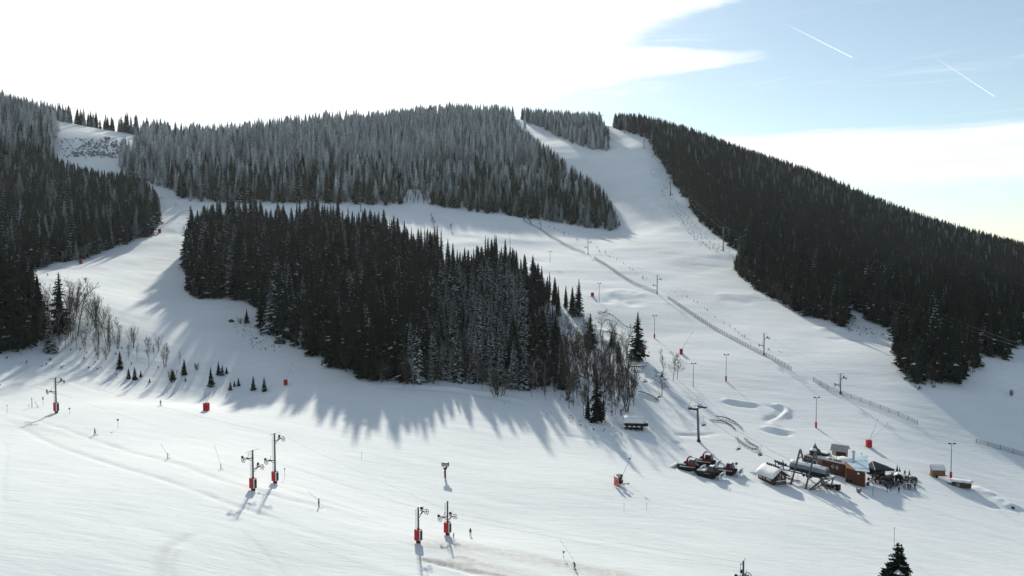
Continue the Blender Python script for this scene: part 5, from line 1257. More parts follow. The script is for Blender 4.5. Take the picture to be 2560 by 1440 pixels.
# ---- chairlift station
def station():
    A = G(1994, 1218); B = G(2045, 1206); t0 = G(2022, 1209); yaw = yB + pi       # local +x downhill, away from the rope
    t = thing('chairlift_station', 'grey chairlift drive station with two A-frames and snow-topped round cover', 'lift station', t0, yaw)
    z0 = 0
    m_cov = mat('station_cover', (.22, .26, .28), .45, var=.2); m_covd = mat('station_dark_side', (.02, .024, .03), .5)
    # rounded cover
    n = 13; rings = []; Lh = 5.2; zc = 3.2; w = 1.2
    prof = [(cos(pi * i / (n - 1)) * w, .55 + sin(pi * i / (n - 1)) * 1.45) for i in range(n)]
    xs = [-Lh, -Lh + .15, -1.5, 1.5, Lh - .15, Lh]; sc = [.82, .95, 1, 1, .98, .92]
    for x, s_ in zip(xs, sc): rings.append([(x, y * s_, zc + z * s_) for y, z in prof])
    mb = MB(); mb.grid_loft(rings); cov = mb.obj('cover', m_cov, t, True)
    mb = MB(); rings = []
    pr2 = [(y * 1.02, z + .05 + .2 * max(0, 1 - (y / w) ** 2)) for y, z in prof[3:-3]] + [(y * .98, z - .02) for y, z in reversed(prof[3:-3])]
    for i, x in enumerate(np.linspace(-Lh + .1, Lh - .2, 12)): rings.append([(x, y, zc + z * (1 + .03 * sin(i * 1.7))) for y, z in pr2])
    mb.grid_loft(rings); mb.obj('snow_cover', m_snowcap, cov, True)
    mb = MB(); mb.box((0, 0, zc + .1), (Lh * 2 - .4, w * 1.85, .9)); mb.obj('machine_housing', m_covd, t)
    mb = MB(); mb.box((Lh + .04, 0, zc + 1.05), (.08, 1.3, .8)); mb.obj('window', m_glass, cov)
    # under-frame with rails and wheels
    mb = MB()
    for y in (-1.9, 1.9): mb.bar((-Lh - 5.2, y, zc - .45), (Lh + .8, y, zc - .45), .26, .3)
    for x in (-Lh - 3, -Lh, -1.5, 2, Lh): mb.bar((x, -1.9, zc - .45), (x, 1.9, zc - .45), .2)
    mb.obj('guide_rail', m_steel, t)
    for y in (-1.9, 1.9):
        mb = MB(); mb.bar((-Lh - 6.2, y, zc + .1), (-Lh - 2.4, y, zc - .35), .3, .35); mb.bar((-Lh - 3.6, y, zc - .3), (-Lh - 3.2, y, zc - 2.4), .2); mb.bar((-Lh - 3.6, y, zc), (-Lh - 3.6, y, zc + .9), .18)
        for k in range(6): mb.tube((-Lh - 6 + k * .65, y - .1, zc + .35 - k * .06), (-Lh - 6 + k * .65, y + .1, zc + .35 - k * .06), .2, n=8)
        mb.obj('entry_beam', m_dsteel, t)
    mb = MB(); mb.tube((2.2, 0, zc - .75), (2.2, 0, zc - .6), 1.7, n=20); mb.obj('bull_wheel', m_dsteel, t)
    mb = MB()
    for x in (-.6, .4, 1.4): mb.tube((x, -1.7, zc - .85), (x, -1.5, zc - .85), .38, n=12)
    mb.obj('drive_wheel', m_dsteel, t)
    # A-frames straddle the cover: apex high over it
    for x, nm in ((-2.6, 0), (1.6, 1)):
        mb = MB(); a = Vector((x, 0, 8.6)); l = Vector((x + .3, -5.8, -1.6)); r = Vector((x - .2, 4.8, -.6))
        mb.bar(l, a + Vector((0, -.1, 0)), .36, .36); mb.bar(r, a + Vector((0, .1, 0)), .38, .38); mb.bar(l.lerp(a, .78), r.lerp(a, .78), .24); mb.obj('a_frame', m_steel, t)
    mb = MB(); mb.bar((1.9, -5.8, -1.6), (5.0, -1.6, zc - .5), .42, .42); mb.bar((1.9, -5.8, -1.6), (6.2, 1.9, zc - .5), .2, .2)
    mb.bar((5.6, 0, -1.4), (4.9, -1.9, zc - .5), .26); mb.bar((5.6, 0, -1.4), (5.9, 1.9, zc - .5), .26); mb.bar((5.6, 0, -1.4), (2.6, 0, zc - .6), .2)
    mb.obj('support', m_steel, t)
    mb = MB(); mb.box((Lh + .6, 0, zc - .35), (1.4, 4.2, .14)); pl = mb.obj('platform', m_steel, t)
    mb = MB(); mb.box((Lh + .6, .4, zc - .2), (1.2, 3.0, .2), top=(.8, .9)); mb.obj('snow_cover', m_snowcap, pl)
    for i, (x, y) in enumerate(((-4.6, -3.2), (-3.0, -3.6), (-1.2, -3.4))):
        mb = MB(); mb.box((x, y, 1.15), (1.6, .45, .1)); mb.bar((x, y, 1.2), (x, y, 3.0), .06); mb.obj('parked_chair', m_dsteel, t)
    return t, t0, yaw
station()
def wreck():   # dark snow-topped cable drum and barrier below the station
    v = G(2080, 1220); t = thing('boarding_gate', 'dark boarding gate and barrier covered with snow below the lift station', 'barrier', v, yB + pi)
    mb = MB(); mb.box((-1.0, 0, .55), (3.4, 1.6, .7), top=(.9, .8)); mb.box((1.9, -.5, .7), (1.0, 1.0, 1.5)); b = mb.obj('gate_box', m_black, t)
    mb = MB(); mb.box((-1.1, 0, 1.0), (3.1, 1.5, .3), top=(.8, .7)); mb.box((1.9, -.5, 1.5), (.9, .9, .16), top=(.8, .8)); mb.obj('snow_cover', m_snowcap, b)
    mb = MB()
    for x in np.linspace(-4.2, 1.0, 5): mb.bar((x, -2.6, -.3), (x, -2.6, 1.1), .08)
    mb.bar((-4.2, -2.6, 1.05), (1.0, -2.6, 1.05), .06); mb.obj('railing', m_dsteel, t)
    mb = MB()
    for x in (-3.2, -2.5, -1.8): mb.bar((x, -.9, 0), (x, -.9, 1.3), .12); mb.bar((x, -.9, 1.2), (x + .3, -1.3, 1.2), .1)
    mb.obj('turnstile', m_dsteel, t)
wreck()

# ---- restaurant
RA = G(2010, 1163); RB = G(2115, 1195); yR = yaw_of(RA, RB); RL = (RB - RA).length; u1 = Vector((cos(yR), sin(yR), 0)); u2 = Vector((-sin(yR), cos(yR), 0))
def restaurant():
    t = thing('restaurant', 'long brown wooden mountain restaurant with flat snowy roof terrace and pale blue awning roof', 'restaurant', RA, yR)
    Lr = hypot(RB.x - RA.x, RB.y - RA.y); zt = P(2012, 1135, RA.y).z - RA.z; D = 6.0
    dz = P(2115, 1164, RB.y).z - RA.z; zt = (zt + dz) / 2
    # facade in sections
    secs = [(0, .30, m_plankd), (.30, .62 * .72, m_plank2), (.446, 1.0, m_plank)]
    for a, b, m in secs:
        mb = MB(); mb.box(((a + b) / 2 * Lr, -.0, zt / 2 - 1.2), ((b - a) * Lr, .2, zt + 2.4)); mb.obj('wall_section', m, t)
    mb = MB(); mb.box((0.1, D / 2, zt / 2 - 1), (.2, D, zt + 2)); mb.obj('side_wall', m_plankd, t)
    mb = MB(); mb.box((Lr / 2 + .3, D / 2 + .1, zt - .15), (Lr + .2, D, .3)); r = mb.obj('roof_terrace', m_grey, t)
    rings = []; mb = MB()
    for i in range(12):
        x = 2.6 + (Lr - 3) * i / 11; rings.append([(x, y, zt + z * (1 + .5 * sin(i * 1.3 + y))) for y, z in ((.35, .0), (.35, .12), (2, .32), (4, .3), (D - .1, .22), (D - .1, 0))])
    mb.grid_loft(rings); mb.obj('snow_cover', m_snowcap, r, True)
    mb = MB(); mb.box((Lr / 2, -.16, zt + .04), (Lr, .14, .22)); mb.obj('roof_edge', m_pale, t)
    mb = MB(); mb.box((.335 * Lr, -.16, zt - 1.45), (.9, .1, 1.9)); mb.obj('door', m_pale, t)
    for fx in (.70, .80):
        mb = MB(); c = (fx * Lr, -.15, zt - 1.35)
        s_ = .55; mb.grid_loft([[(c[0] + dx * s_, c[1] - q, c[2] + dz_ * s_) for dx, dz_ in ((-1, 0), (0, 1), (1, 0), (0, -1))] for q in (0, .08)]); w = mb.obj('diamond_window', m_pale, t)
        mb = MB(); s_ = .28; mb.grid_loft([[(c[0] + dx * s_, c[1] - q, c[2] + dz_ * s_) for dx, dz_ in ((-1, 0), (0, 1), (1, 0), (0, -1))] for q in (.085, .10)]); mb.obj('pane', m_glass, w)
    mb = MB(); mb.bar((Lr + .05, -.15, -1.2), (Lr + .05, -.15, zt), .16); mb.obj('corner_post', mat('orange_post', (.42, .20, .09), .7), t)
    # two rows of worn pale lettering on the dark left section
    strokes = {'I': [((.5, 0), (.5, 1))], 'A': [((0, 0), (.5, 1)), ((.5, 1), (1, 0)), ((.2, .4), (.8, .4))], 'P': [((0, 0), (0, 1)), ((0, 1), (1, 1)), ((1, 1), (1, .5)), ((1, .5), (0, .5))],
               'E': [((0, 0), (0, 1)), ((0, 1), (1, 1)), ((0, .5), (.8, .5)), ((0, 0), (1, 0))], 'C': [((1, 1), (0, 1)), ((0, 1), (0, 0)), ((0, 0), (1, 0))], 'M': [((0, 0), (0, 1)), ((0, 1), (.5, .4)), ((.5, .4), (1, 1)), ((1, 1), (1, 0))]}
    mb = MB()
    for row, (txt, zb, hh) in enumerate((('IAPE', zt - 1.25, .9), ('CAM', zt - 2.6, 1.0))):
        x = .35 + row * .5
        for ch in txt:
            w_ = .62 if ch != 'I' else .3
            for (a, b), (c, d) in strokes[ch]: mb.bar((x + a * w_, -.13, zb + b * hh), (x + c * w_, -.13, zb + d * hh), .10, .10)
            x += w_ + .25
    mb.obj('lettering', mat('worn_lettering', (.28, .27, .26), .8), t)
    # roof clutter: low covers, dark opening, rails
    mb = MB(); mb.box((3.9, 3.6, zt + .55), (3.4, 2.4, .9), top=(.8, .7)); o_ = mb.obj('roof_shelter', m_black, t); mb = MB(); mb.box((3.9, 3.6, zt + 1.05), (3.0, 2.0, .25), top=(.8, .7)); mb.obj('snow_cover', m_snowcap, o_)
    mb = MB()
    for x in np.linspace(6.4, 10.2, 6): mb.bar((x, 2.2, zt), (x, 2.2, zt + 1.1), .07)
    for z in (.4, .75, 1.1): mb.bar((6.4, 2.2, zt + z), (10.2, 2.2, zt + z), .06)
    mb.bar((6.4, 2.2, zt + 1.1), (6.4, 5.4, zt + 1.1), .06); mb.obj('railing', m_grey, t)
    mb = MB(); rings = []
    for x in (9.2, 10.2, 12.6, 13.2): rings.append([(x, y, zt + z * (1 if 9.5 < x < 13 else .7)) for y, z in ((1.0, 0), (1.0, .5), (2.6, 1.45), (4.4, .5), (4.4, 0))])
    mb.grid_loft(rings); mb.obj('snow_heap', m_snowcap, t, True)
    mb = MB(); mb.box((9.8, .8, zt + .35), (2.4, .5, .5), top=(.8, .6)); mb.box((7.6, .9, zt + .3), (.8, .6, .5)); mb.obj('planter', m_grey, t)
    mb = MB(); mb.tube((13.0, 3.4, zt), (13.0, 3.4, zt + 3.0), .3, n=8); mb.tube((13.0, 3.4, zt + 3.0), (13.0, 3.4, zt + 3.35), .5, .42, n=8); ch = mb.obj('chimney', m_pale, t)
    inv = Matrix.Translation(RA) @ Matrix.Rotation(yR, 4, 'Z'); inv = inv.inverted()
    W = lambda px, py, Y: inv @ P(px, py, Y)
    # awning roof: a big sloping sheet with battens, gable below its left edge with orange light put into its colour
    TL, TR, BR, BL = W(2123, 1138, 221), W(2168, 1138.5, 219), W(2174, 1180, 206.5), W(2141, 1176, 207.5); ML = W(2110, 1150, 216)
    mb = MB(); th = Vector((0, 0, .12)); ring = [TL, TR, BR, BL, ML]
    mb.grid_loft([[p - th for p in ring], ring]); aw = mb.obj('awning_roof', m_tarp, t)
    for f in (.34, .82):
        mb = MB(); a = ML.lerp(BL, (f - .25) / .75) if f > .25 else TL; b = TR.lerp(BR, f); mb.bar(a + th * .8, b + th * .8, .10, .10); mb.obj('batten', m_white, aw)
    mb = MB(); k = BL.copy(); base1 = W(2116, 1170, 210.5); mb.grid_loft([[ML - th * 1.2, BL - th * 1.2, base1], [p + u2 * .2 for p in (ML - th * 1.2, BL - th * 1.2, base1)]]); mb.obj('lit_orange_gable', m_plank2, t)
    # front under the awning
    F1 = W(2116, 1196, 210.0); F2 = W(2163, 1205, 205.5); g1 = Vector((F1.x, F1.y, F1.z - 1.4)); g2 = Vector((F2.x, F2.y, F2.z - 1.4)); t1 = W(2116, 1170, 210.2); t2_ = W(2163, 1181, 206.0)
    mb = MB(); mb.grid_loft([[g1, g2, t2_, t1], [p + Vector((0, .2, 0)) for p in (g1, g2, t2_, t1)]]); mb.obj('terrace_front', m_plank, t)
    mb = MB(); mb.bar(g2, t2_ + Vector((0, 0, .1)), .16); mb.obj('corner_post', mat('orange_post', (.42, .20, .09), .7), t)
    mb = MB(); p = W(2146, 1184, 206.4); mb.ball(p, .26); mb.obj('globe_lamp', m_glow, t)
    return t, zt
_, RZ = restaurant()
def loc(a, b, z=0): p = RA + u1 * a + u2 * b; return Vector((p.x, p.y, RA.z + z))
def turret():
    v = loc(2.2, 1.9, RZ + .02); t = thing('turret_kiosk', 'small dark kiosk with pointed snowy pyramid roof on the left end of the restaurant', 'kiosk', v, .1)
    mb = MB(); mb.box((0, 0, .75), (2.2, 2.2, 1.5)); b = mb.obj('body', m_plankd, t)
    mb = MB(); mb.box((0, -1.12, .95), (1.5, .06, .6)); mb.obj('window', m_glass, b)
    n = 8; rings = []
    for r_, z in ((1.55, 1.45), (1.45, 1.6), (.75, 2.15), (.25, 3.0), (.03, 3.6)): rings.append([(cos(2 * pi * j / n + pi / 8) * r_, sin(2 * pi * j / n + pi / 8) * r_, z) for j in range(n)])
    mb = MB(); mb.grid_loft(rings); mb.tube((0, 0, 3.4), (0, 0, 4.1), .04); ro = mb.obj('pointed_roof', mat('slate_roof', (.13, .15, .155), .7, var=.3), t)
    rings = []
    for r_, z in ((1.5, 1.62), (1.3, 1.78), (.8, 2.2)): rings.append([(cos(pi * .35 + pi * 1.1 * j / 7) * r_, sin(pi * .35 + pi * 1.1 * j / 7) * r_, z) for j in range(8)] + [(cos(pi * .35 + pi * 1.1 * j / 7) * (r_ - .25), sin(pi * .35 + pi * 1.1 * j / 7) * (r_ - .25), z - .08) for j in reversed(range(8))])
    mb = MB(); mb.grid_loft(rings); mb.obj('snow_cover', m_snowcap, ro)
turret()
v = G(2100, 1141); t, v, (hx, hy) = gable_hut(0, 0, yR + .35, 3.6, 3.4, 2.3, 1.1, m_plank, m_tin, 'small brown shed with ribbed pale metal roof above the restaurant terrace', name='shed', snow=0, over=.6, v=v)
for sd in (-1, 1):
    mb = MB()
    for i in range(9):
        x = -hx - .5 + (2 * hx + 1.0) * i / 8; n = Vector((0, sd * 1.1, hy)).normalized() * .16
        a = Vector((x, 0, 3.4)) + n * .8; b = Vector((x, sd * (hy + .55), 3.4 - 1.1 * (hy + .55) / hy)) + n * .8; mb.bar(a, b, .07, .07)
    mb.obj('roof_rib', m_grey, t)
mb = MB(); mb.box((-hx + .6, -hy - .1, 1.1), (.8, .08, 1.9)); mb.obj('door', m_pale, t)
mb = MB(); mb.box((hx + .1, -.3, 1.2), (.08, 1.2, 1.5)); mb.obj('window', m_glass, t)
# dark pavilion with hipped roof
def pavilion():
    v = G(2200, 1192); t = thing('terrace_pavilion', 'dark open terrace pavilion with grey hipped roof right of the blue awning', 'pavilion', v, .10)
    w, d, h = 5.6, 4.6, 2.75; mb = MB(); hx, hy = w / 2, d / 2
    e = [(-hx, -hy), (hx, -hy), (hx, hy), (-hx, hy)]; top = [(-hx + .9, hy - 1.4, h + 1.55), (-hx + 1.7, hy - 1.2, h + 1.5)]
    zf = h
    E = [Vector((x, y, zf)) for x, y in e]; T0 = Vector(top[0]); T1 = Vector(top[1])
    mb.poly([E[0], E[1], T1, T0]); mb.poly([E[1], E[2], T1]); mb.poly([E[2], E[3], T0, T1]); mb.poly([E[3], E[0], T0]); mb.poly([E[3], E[2], E[1], E[0]]); r = mb.obj('hip_roof', m_shing, t)
    mb = MB(); mb.bar(E[0] + Vector((0, 0, .04)), T0, .14); mb.bar(E[1] + Vector((0, 0, .04)), T1, .08); mb.obj('ridge_snow', m_snowcap, r)
    for a, b in ((0, 1), (1, 2), (2, 3), (3, 0)):
        mb = MB(); mb.bar(E[a] - Vector((0, 0, .2)), E[b] - Vector((0, 0, .2)), .1, .45); mb.obj('fascia', m_black, t)
    for x, y in ((-hx + .1, -hy + .1), (hx - .1, -hy + .1), (hx - .1, hy - .1), (-hx + .1, hy - .1), (0, -hy + .1)):
        mb = MB(); mb.bar((x, y, -.8), (x, y, h - .3), .13); mb.obj('post', m_dsteel, t)
    mb = MB(); mb.box((0, hy - .1, 1.2), (w - .4, .1, 2.6)); mb.obj('back_wall', m_plankd, t)
    mb = MB()
    for i in range(4):
        x = -hx + .8 + i * 1.35
        for k in range(7): a0 = pi * k / 7; a1 = pi * (k + 1) / 7; mb.bar((x + cos(a0) * .6, -hy + .05, h - 1.0 + sin(a0) * .4), (x + cos(a1) * .6, -hy + .05, h - 1.0 + sin(a1) * .4), .05)
    mb.obj('arch_trim', m_grey, t)
    mb = MB(); mb.box((0, -hy + .1, .45), (w - .2, .08, .9)); mb.bar((-hx, -hy + .05, .95), (hx, -hy + .05, .95), .1); mb.obj('parapet', m_black, t)
    mb = MB(); mb.box((0, 0, -.35), (w, d, .8)); mb.obj('deck', m_plankd, t)
pavilion()
# snack kiosk with snowy gable roof inside the terrace
v = G(2247, 1203); t, v, (hx, hy) = gable_hut(0, 0, 1.15, 1.9, 1.9, 1.7, .6, m_plankd, m_plankd, 'tiny snow-roofed wooden kiosk in the crowd on the terrace', name='kiosk', snow=.14, over=.35, v=v)
mb = MB(); mb.box((-hx - .1, 0, 1.0), (.06, 1.2, .8)); mb.obj('hatch', m_black, t)
# terrace furniture
m_tab = mat('terrace_table_top', (.055, .045, .04), .7, var=.3)
def mk_table():
    t = thing('picnic_table', 'dark picnic table', 'table', (0, 0, 0), 0, 'picnic tables on the terrace')
    mb = MB(); mb.box((0, 0, .74), (1.9, .8, .07)); mb.obj('table_top', m_tab, t)
    for y in (-.72, .72): mb = MB(); mb.box((0, y, .44), (1.9, .28, .06)); mb.obj('bench_seat', m_tab, t)
    for x in (-.7, .7): mb = MB(); mb.bar((x, -.75, 0), (x, -.2, .72), .08); mb.bar((x, .75, 0), (x, .2, .72), .08); mb.bar((x, -.75, .38), (x, .75, .38), .08); mb.obj('leg', m_tab, t)
    return t
tb0 = mk_table()
TPOS = [(2124,1206,0),(2139,1208,.3),(2178,1203,.1),(2194,1205,.5),(2210,1199,.2),(2208,1211,0),(2226,1206,.6),(2222,1217,.2),(2240,1214,.1),(2262,1207,.7),(2258,1196,.3),(2274,1200,.9),(2237,1190,.1),(2284,1207,.5)]
tl = ['picnic table against the brown front left of the globe lamp','picnic table under the globe lamp at the restaurant front','picnic table just right of the awning corner','picnic table in front of the pavilion parapet','picnic table at the right foot of the pavilion','picnic table at the snow edge below the pavilion','picnic table between pavilion and snowy kiosk','picnic table at the front edge left of the two standing skiers','picnic table in front of the snowy kiosk','picnic table right of the snowy kiosk','picnic table behind the kiosk on the hill side','picnic table near the single potted conifer','picnic table below the pair of potted conifers','picnic table at the far right end of the terrace']
for i, (a, b, r) in enumerate(TPOS):
    p = G(a, b)
    if i == 0: tb0.location = p; tb0.rotation_euler = (0, 0, yR + r); tb0['label'] = tl[0]
    else: dup(tb0, p, yR + r, tl[i])
def parasol(px, py, label, m, snowy=False):
    v = G(px, py); t = thing('parasol', label, 'parasol', v, R.uniform(0, 1)); mb = MB(); mb.tube((0, 0, 0), (0, 0, 2.6), .04); mb.obj('pole', m_dsteel, t)
    n = 8; rings = [[(cos(2 * pi * j / n) * r, sin(2 * pi * j / n) * r, z) for j in range(n)] for r, z in ((1.3, 2.0), (1.28, 2.08), (.7, 2.4), (.05, 2.65))]
    mb = MB(); mb.grid_loft(rings); mb.obj('canopy', m, t)
parasol(2226, 1209, 'open dark olive parasol over the middle of the terrace', mat('olive_canvas', (.06, .065, .05), .8, var=.2))
parasol(2214, 1213, 'open dark grey parasol lower down on the terrace', mat('dark_canvas', (.035, .035, .04), .8, var=.2))
mb = MB(); mb.ball((0, 0, 2.3), .28); mb2 = MB(); mb2.tube((0, 0, 0), (0, 0, 2.1), .04)
v = G(2230, 1206); t = thing('globe_lamp', 'white globe lamp on a post among the terrace tables', 'lamp', (v.x, v.y - .8, v.z)); mb.obj('globe', m_glow, t); mb2.obj('post', m_dsteel, t)
for px, py, hp, lb in ((2174,1178,14,'small conifer in the gap between awning and pavilion'),(2243,1178,20,'slim potted conifer, left of the pair at the terrace back'),(2249,1181,17,'bushier potted conifer, right of the pair at the terrace back'),(2273,1186,15,'single potted conifer near the right end of the terrace'),(2154,1136,7,'small round conifer standing in snow behind the awning roof'),(2167,1140,5,'snow-capped little bush behind the awning corner')):
    spruce_at(px, py, hp, 'young', lb, None, 0, .9)
# low stone bank at the terrace end, snow-topped
rock(2284, 1197, 22, 'dark low bank of stones closing the terrace on the right', 'stone_bank', h=.35)
def tub():
    v = G(2147, 1232); t = thing('stone_tub', 'big round grey tub alone in the snow in front of the restaurant', 'tub', v); n = 14
    rings = [[(cos(2 * pi * j / n) * r, sin(2 * pi * j / n) * r, z) for j in range(n)] for r, z in ((.35, 0), (.6, .45), (.66, .9), (.6, 1.1), (.5, 1.1), (.45, .9))]
    mb = MB(); mb.grid_loft(rings); mb.obj('bowl', mat('grey_tub', (.22, .20, .19), .8, var=.4), t, True); mb = MB(); mb.ball((0, 0, .95), .45, sc=(1, 1, .3)); mb.obj('snow_fill', m_snowcap, t, True)
tub()
v = G(2170, 1213); mb = MB(); rings = [[(cos(2 * pi * j / 10) * r, sin(2 * pi * j / 10) * r, z) for j in range(10)] for r, z in ((.28, 0), (.36, .3), (.36, .75), (.2, .9))]; mb.grid_loft(rings); o = mb.obj('blue_bin', mat('blue_plastic', (.02, .035, .12), .5), None); o.location = v; tag(o, 'small dark blue bin in the shade at the restaurant front', 'bin')
# wagon on the right
def wagon():
    v = G(2344, 1192); t = thing('wooden_wagon', 'small orange-brown wooden wagon with lifted snowy lid beside the floodlight pole', 'wagon', v, -.10)
    mb = MB(); mb.box((0, 0, 1.35), (3.5, 1.6, 1.45)); mb.obj('body', mat('wagon_planks', (.24, .11, .06), .8, var=.3, vscale=2, stretch=(1, 1, 6)), t)
    mb = MB(); mb.grid_loft([[(x, -.9, 2.1), (x, -.9, 2.18), (x, .6, 3.15), (x, .6, 3.05)] for x in (-1.95, 1.95)]); l = mb.obj('lid', m_grey, t)
    mb = MB(); mb.grid_loft([[(x, -.85, 2.2), (x, -.85, 2.33), (x, .5, 3.22), (x, .5, 3.1)] for x in (-1.8, 1.8)]); mb.obj('snow_cover', m_snowcap, l)
    mb = MB(); mb.bar((-1.9, .62, 2.2), (-1.9, .62, 3.4), .08); mb.bar((1.9, .62, 2.2), (1.9, .62, 3.4), .08); mb.bar((-1.9, .62, 3.4), (1.9, .62, 3.4), .1); mb.obj('frame', m_grey, t)
    mb = MB(); mb.box((.1, 0, .55), (4.4, 1.7, .14)); mb.bar((2.2, 0, .5), (3.4, 0, .35), .1); mb.box((-2.2, -.5, 1.1), (.1, .3, 1.2)); mb.obj('chassis', m_grey, t)
    for y in (-.85, .85): mb = MB(); mb.tube((-.6, y - .1, .33), (-.6, y + .1, .33), .36, n=12); mb.obj('wheel', m_rub, t)
wagon()
def bunker():
    v = G(2402, 1216); t = thing('log_shelter', 'low dark log shelter with snowy top at the head of the ploughed bank', 'shelter', v, -.42); r = random.Random(4)
    for k in range(5):
        mb = MB(); mb.tube((-2.4 + r.uniform(-.2, .1), -1.2, .12 + k * .3), (2.3 + r.uniform(-.1, .3), -1.2, .12 + k * .3), .16, n=7); mb.obj('log', m_wood, t)
    for k in range(5):
        mb = MB(); mb.tube((2.3, -1.4, .2 + k * .3), (2.3, 1.4, .2 + k * .3), .16, n=7); mb.obj('log', m_wood, t)
    mb = MB(); mb.box((0, .1, .7), (4.4, 2.2, 1.3)); mb.obj('core', m_black, t)
    mb = MB(); mb.box((-.9, -1.38, .7), (.9, .06, 1.0)); mb.obj('door', m_grey, t)
    mb = MB(); rings = [[(x, y, z + .06 * sin(x * 3)) for y, z in ((-1.3, 1.5), (-1.2, 1.75), (0, 1.95), (1.3, 1.8), (1.5, 1.45))] for x in np.linspace(-2.7, 2.9, 8)]; mb.grid_loft(rings); mb.obj('snow_cover', m_snowcap, t, True)
    mb = MB(); mb.box((-3.3, -.8, .4), (1.8, 1.0, .7), top=(.7, .6)); mb.obj('rock_pile', m_wood, t)
bunker()

# ------------------------------------------------------------ snow groomers
m_track = mat('rubber_track', (.020, .019, .018), .85, var=.3); m_deck = mat('groomer_deck', (.05, .05, .05), .6)
m_blade = mat('snowed_blade', (.70, .74, .76), .6, col2=(.84, .86, .87), vscale=1.4, bump=.5, bscale=2); m_till = mat('tiller_cover', (.42, .41, .39), .7, col2=(.66, .66, .65), vscale=1.0, bump=.4, bscale=2)
def groomer(px, py, yaw, label, cab='red', winch=False, cabglass=True, deck=True):
    v = G(px, py); t = thing('snow_groomer', label, 'snow groomer', v, yaw, 'parked snow groomers')   # faces local +x
    for y in (-1.55, 1.55):
        prof = [(-2.5, .55), (-2.3, .2), (-1.9, .02), (1.9, .02), (2.5, .3), (2.7, .75), (2.4, .98), (-2.2, .92)]
        mb = MB(); mb.grid_loft([[(x, y - .62, z) for x, z in prof], [(x, y + .62, z) for x, z in prof]])
        for k in range(13): x = -2.1 + k * .35; mb.box((x, y, .99), (.08, 1.3, .09))
        tr_ = mb.obj('track', m_track, t)
        mb = MB(); mb.box((0, y, 1.07), (4.0, .9, .08)); 
        if deck: mb.obj('mudguard', m_pale, t)
        else: mb.obj('mudguard', m_deck, t)
    mb = MB(); mb.box((-.6, 0, .8), (4.6, 1.9, .6)); mb.box((-1.6, 0, 1.2), (2.6, 1.8, .35)); cs_ = mb.obj('chassis', m_deck, t); mb = MB(); mb.box((-1.7, 0, 1.48), (2.3, 1.7, .22), top=(.85, .8)); mb.obj('snow_cover', m_snowcap, cs_)
    mb = MB(); m_c = m_redd if cab == 'red' else m_deck
    mb = MB()
    prof = [(.2, 1.05), (2.0, 1.05), (2.15, 1.6), (1.75, 2.75), (.35, 2.8), (.1, 1.7)]
    mb.grid_loft([[(x, -1.0, z) for x, z in prof], [(x, 1.0, z) for x, z in prof]]); c = mb.obj('cab', m_c, t)
    if cabglass:
        mb = MB(); mb.poly([(2.17, -.85, 1.62), (2.17, .85, 1.62), (1.79, .85, 2.68), (1.79, -.85, 2.68)])
        for y in (-1.02, 1.02): mb.poly([(.55, y, 1.65), (2.0, y, 1.65), (1.68, y, 2.62), (.55, y, 2.62)])
        mb.obj('windscreen', m_glass, c)
        mb = MB()
        for y in (-.95, .95): mb.bar((2.25, y, 1.1), (2.25, y, 2.7), .07); mb.bar((2.25, y, 2.7), (.3, y, 2.9), .07)
        mb.bar((2.25, -.95, 2.7), (2.25, .95, 2.7), .07); mb.obj('guard_bar', m_dsteel, c)
        for y in (-.7, .7): mb = MB(); mb.box((2.3, y, 2.82), (.14, .3, .2)); mb.obj('headlight', m_white, c)
        mb = MB(); mb.box((1.9, -1.45, 2.2), (.12, .35, .5)); mb.obj('mirror', m_black, c)
        mb = MB(); mb.box((1.0, 0, 2.88), (1.2, 1.6, .14), top=(.85, .85)); mb.obj('roof_snow', m_snowcap, c)
    n = 9; rings = []                                                # blade: curved, wings bent forward
    for i in range(n):
        y = -2.4 + 4.8 * i / (n - 1); xw = 3.5 + .5 * max(0, abs(y) - 1.5); rings.append([(xw + .28, y, .05), (xw, y, .55), (xw + .12, y, 1.15), (xw - .12, y, 1.2), (xw - .28, y, .55), (xw - .05, y, .05)])
    mb = MB(); mb.grid_loft(rings); b = mb.obj('blade', m_blade, t, True); mb = MB()
    for y in (-.6, .6): mb.bar((2.3, y, .6), (3.3, y, .6), .2)
    mb.obj('push_arm', m_dsteel, b); mb = MB(); r_ = random.Random(int(px))
    for k in range(7): y = -2 + k * .62; mb.box((3.72, y, .3 + r_.random() * .6), (.25, .5, .12))
    mb.obj('ice_lump', m_deck, b)
    rings = []                                                       # tiller behind
    for y in (-2.6, -2.2, -.8, .8, 2.2, 2.6): k = .8 if abs(y) > 2.4 else 1; rings.append([(-4.7, y, .08), (-4.5, y, .75 * k), (-3.7, y, .98 * k), (-3.1, y, .65 * k), (-3.0, y, .15)])
    mb = MB(); mb.grid_loft(rings); tl_ = mb.obj('tiller', m_till, t, True); mb = MB(); mb.box((-5.0, 0, .1), (.6, 4.9, .06)); mb.obj('finisher', m_deck, tl_)
    mb = MB(); mb.bar((-3.2, 0, .8), (-2.2, 0, .8), .4); mb.obj('hitch', m_deck, t)
    if winch:
        mb = MB(); mb.bar((-.5, 0, 1.2), (-.35, 0, 2.9), .45, .4); mb.bar((-.35, 0, 2.9), (.3, 0, 3.6), .34, .3); mb.bar((.25, 0, 3.55), (.8, 0, 3.4), .22, .22); mb.tube((-.8, -.5, 1.7), (-.8, .5, 1.7), .55, n=12); mb.obj('winch_arm', m_redd, t)
        mb = MB(); mb.box((-1.9, 0, 1.55), (1.3, 1.5, .35), top=(.8, .8)); mb.obj('snow_cover', m_snowcap, t)
    return t
gy0 = yaw_of(G(1690, 1162), G(1850, 1196)) - .18
groomer(1722, 1172, gy0, 'front left snow groomer with red winch arm and snow-crusted blade', 'red', True)
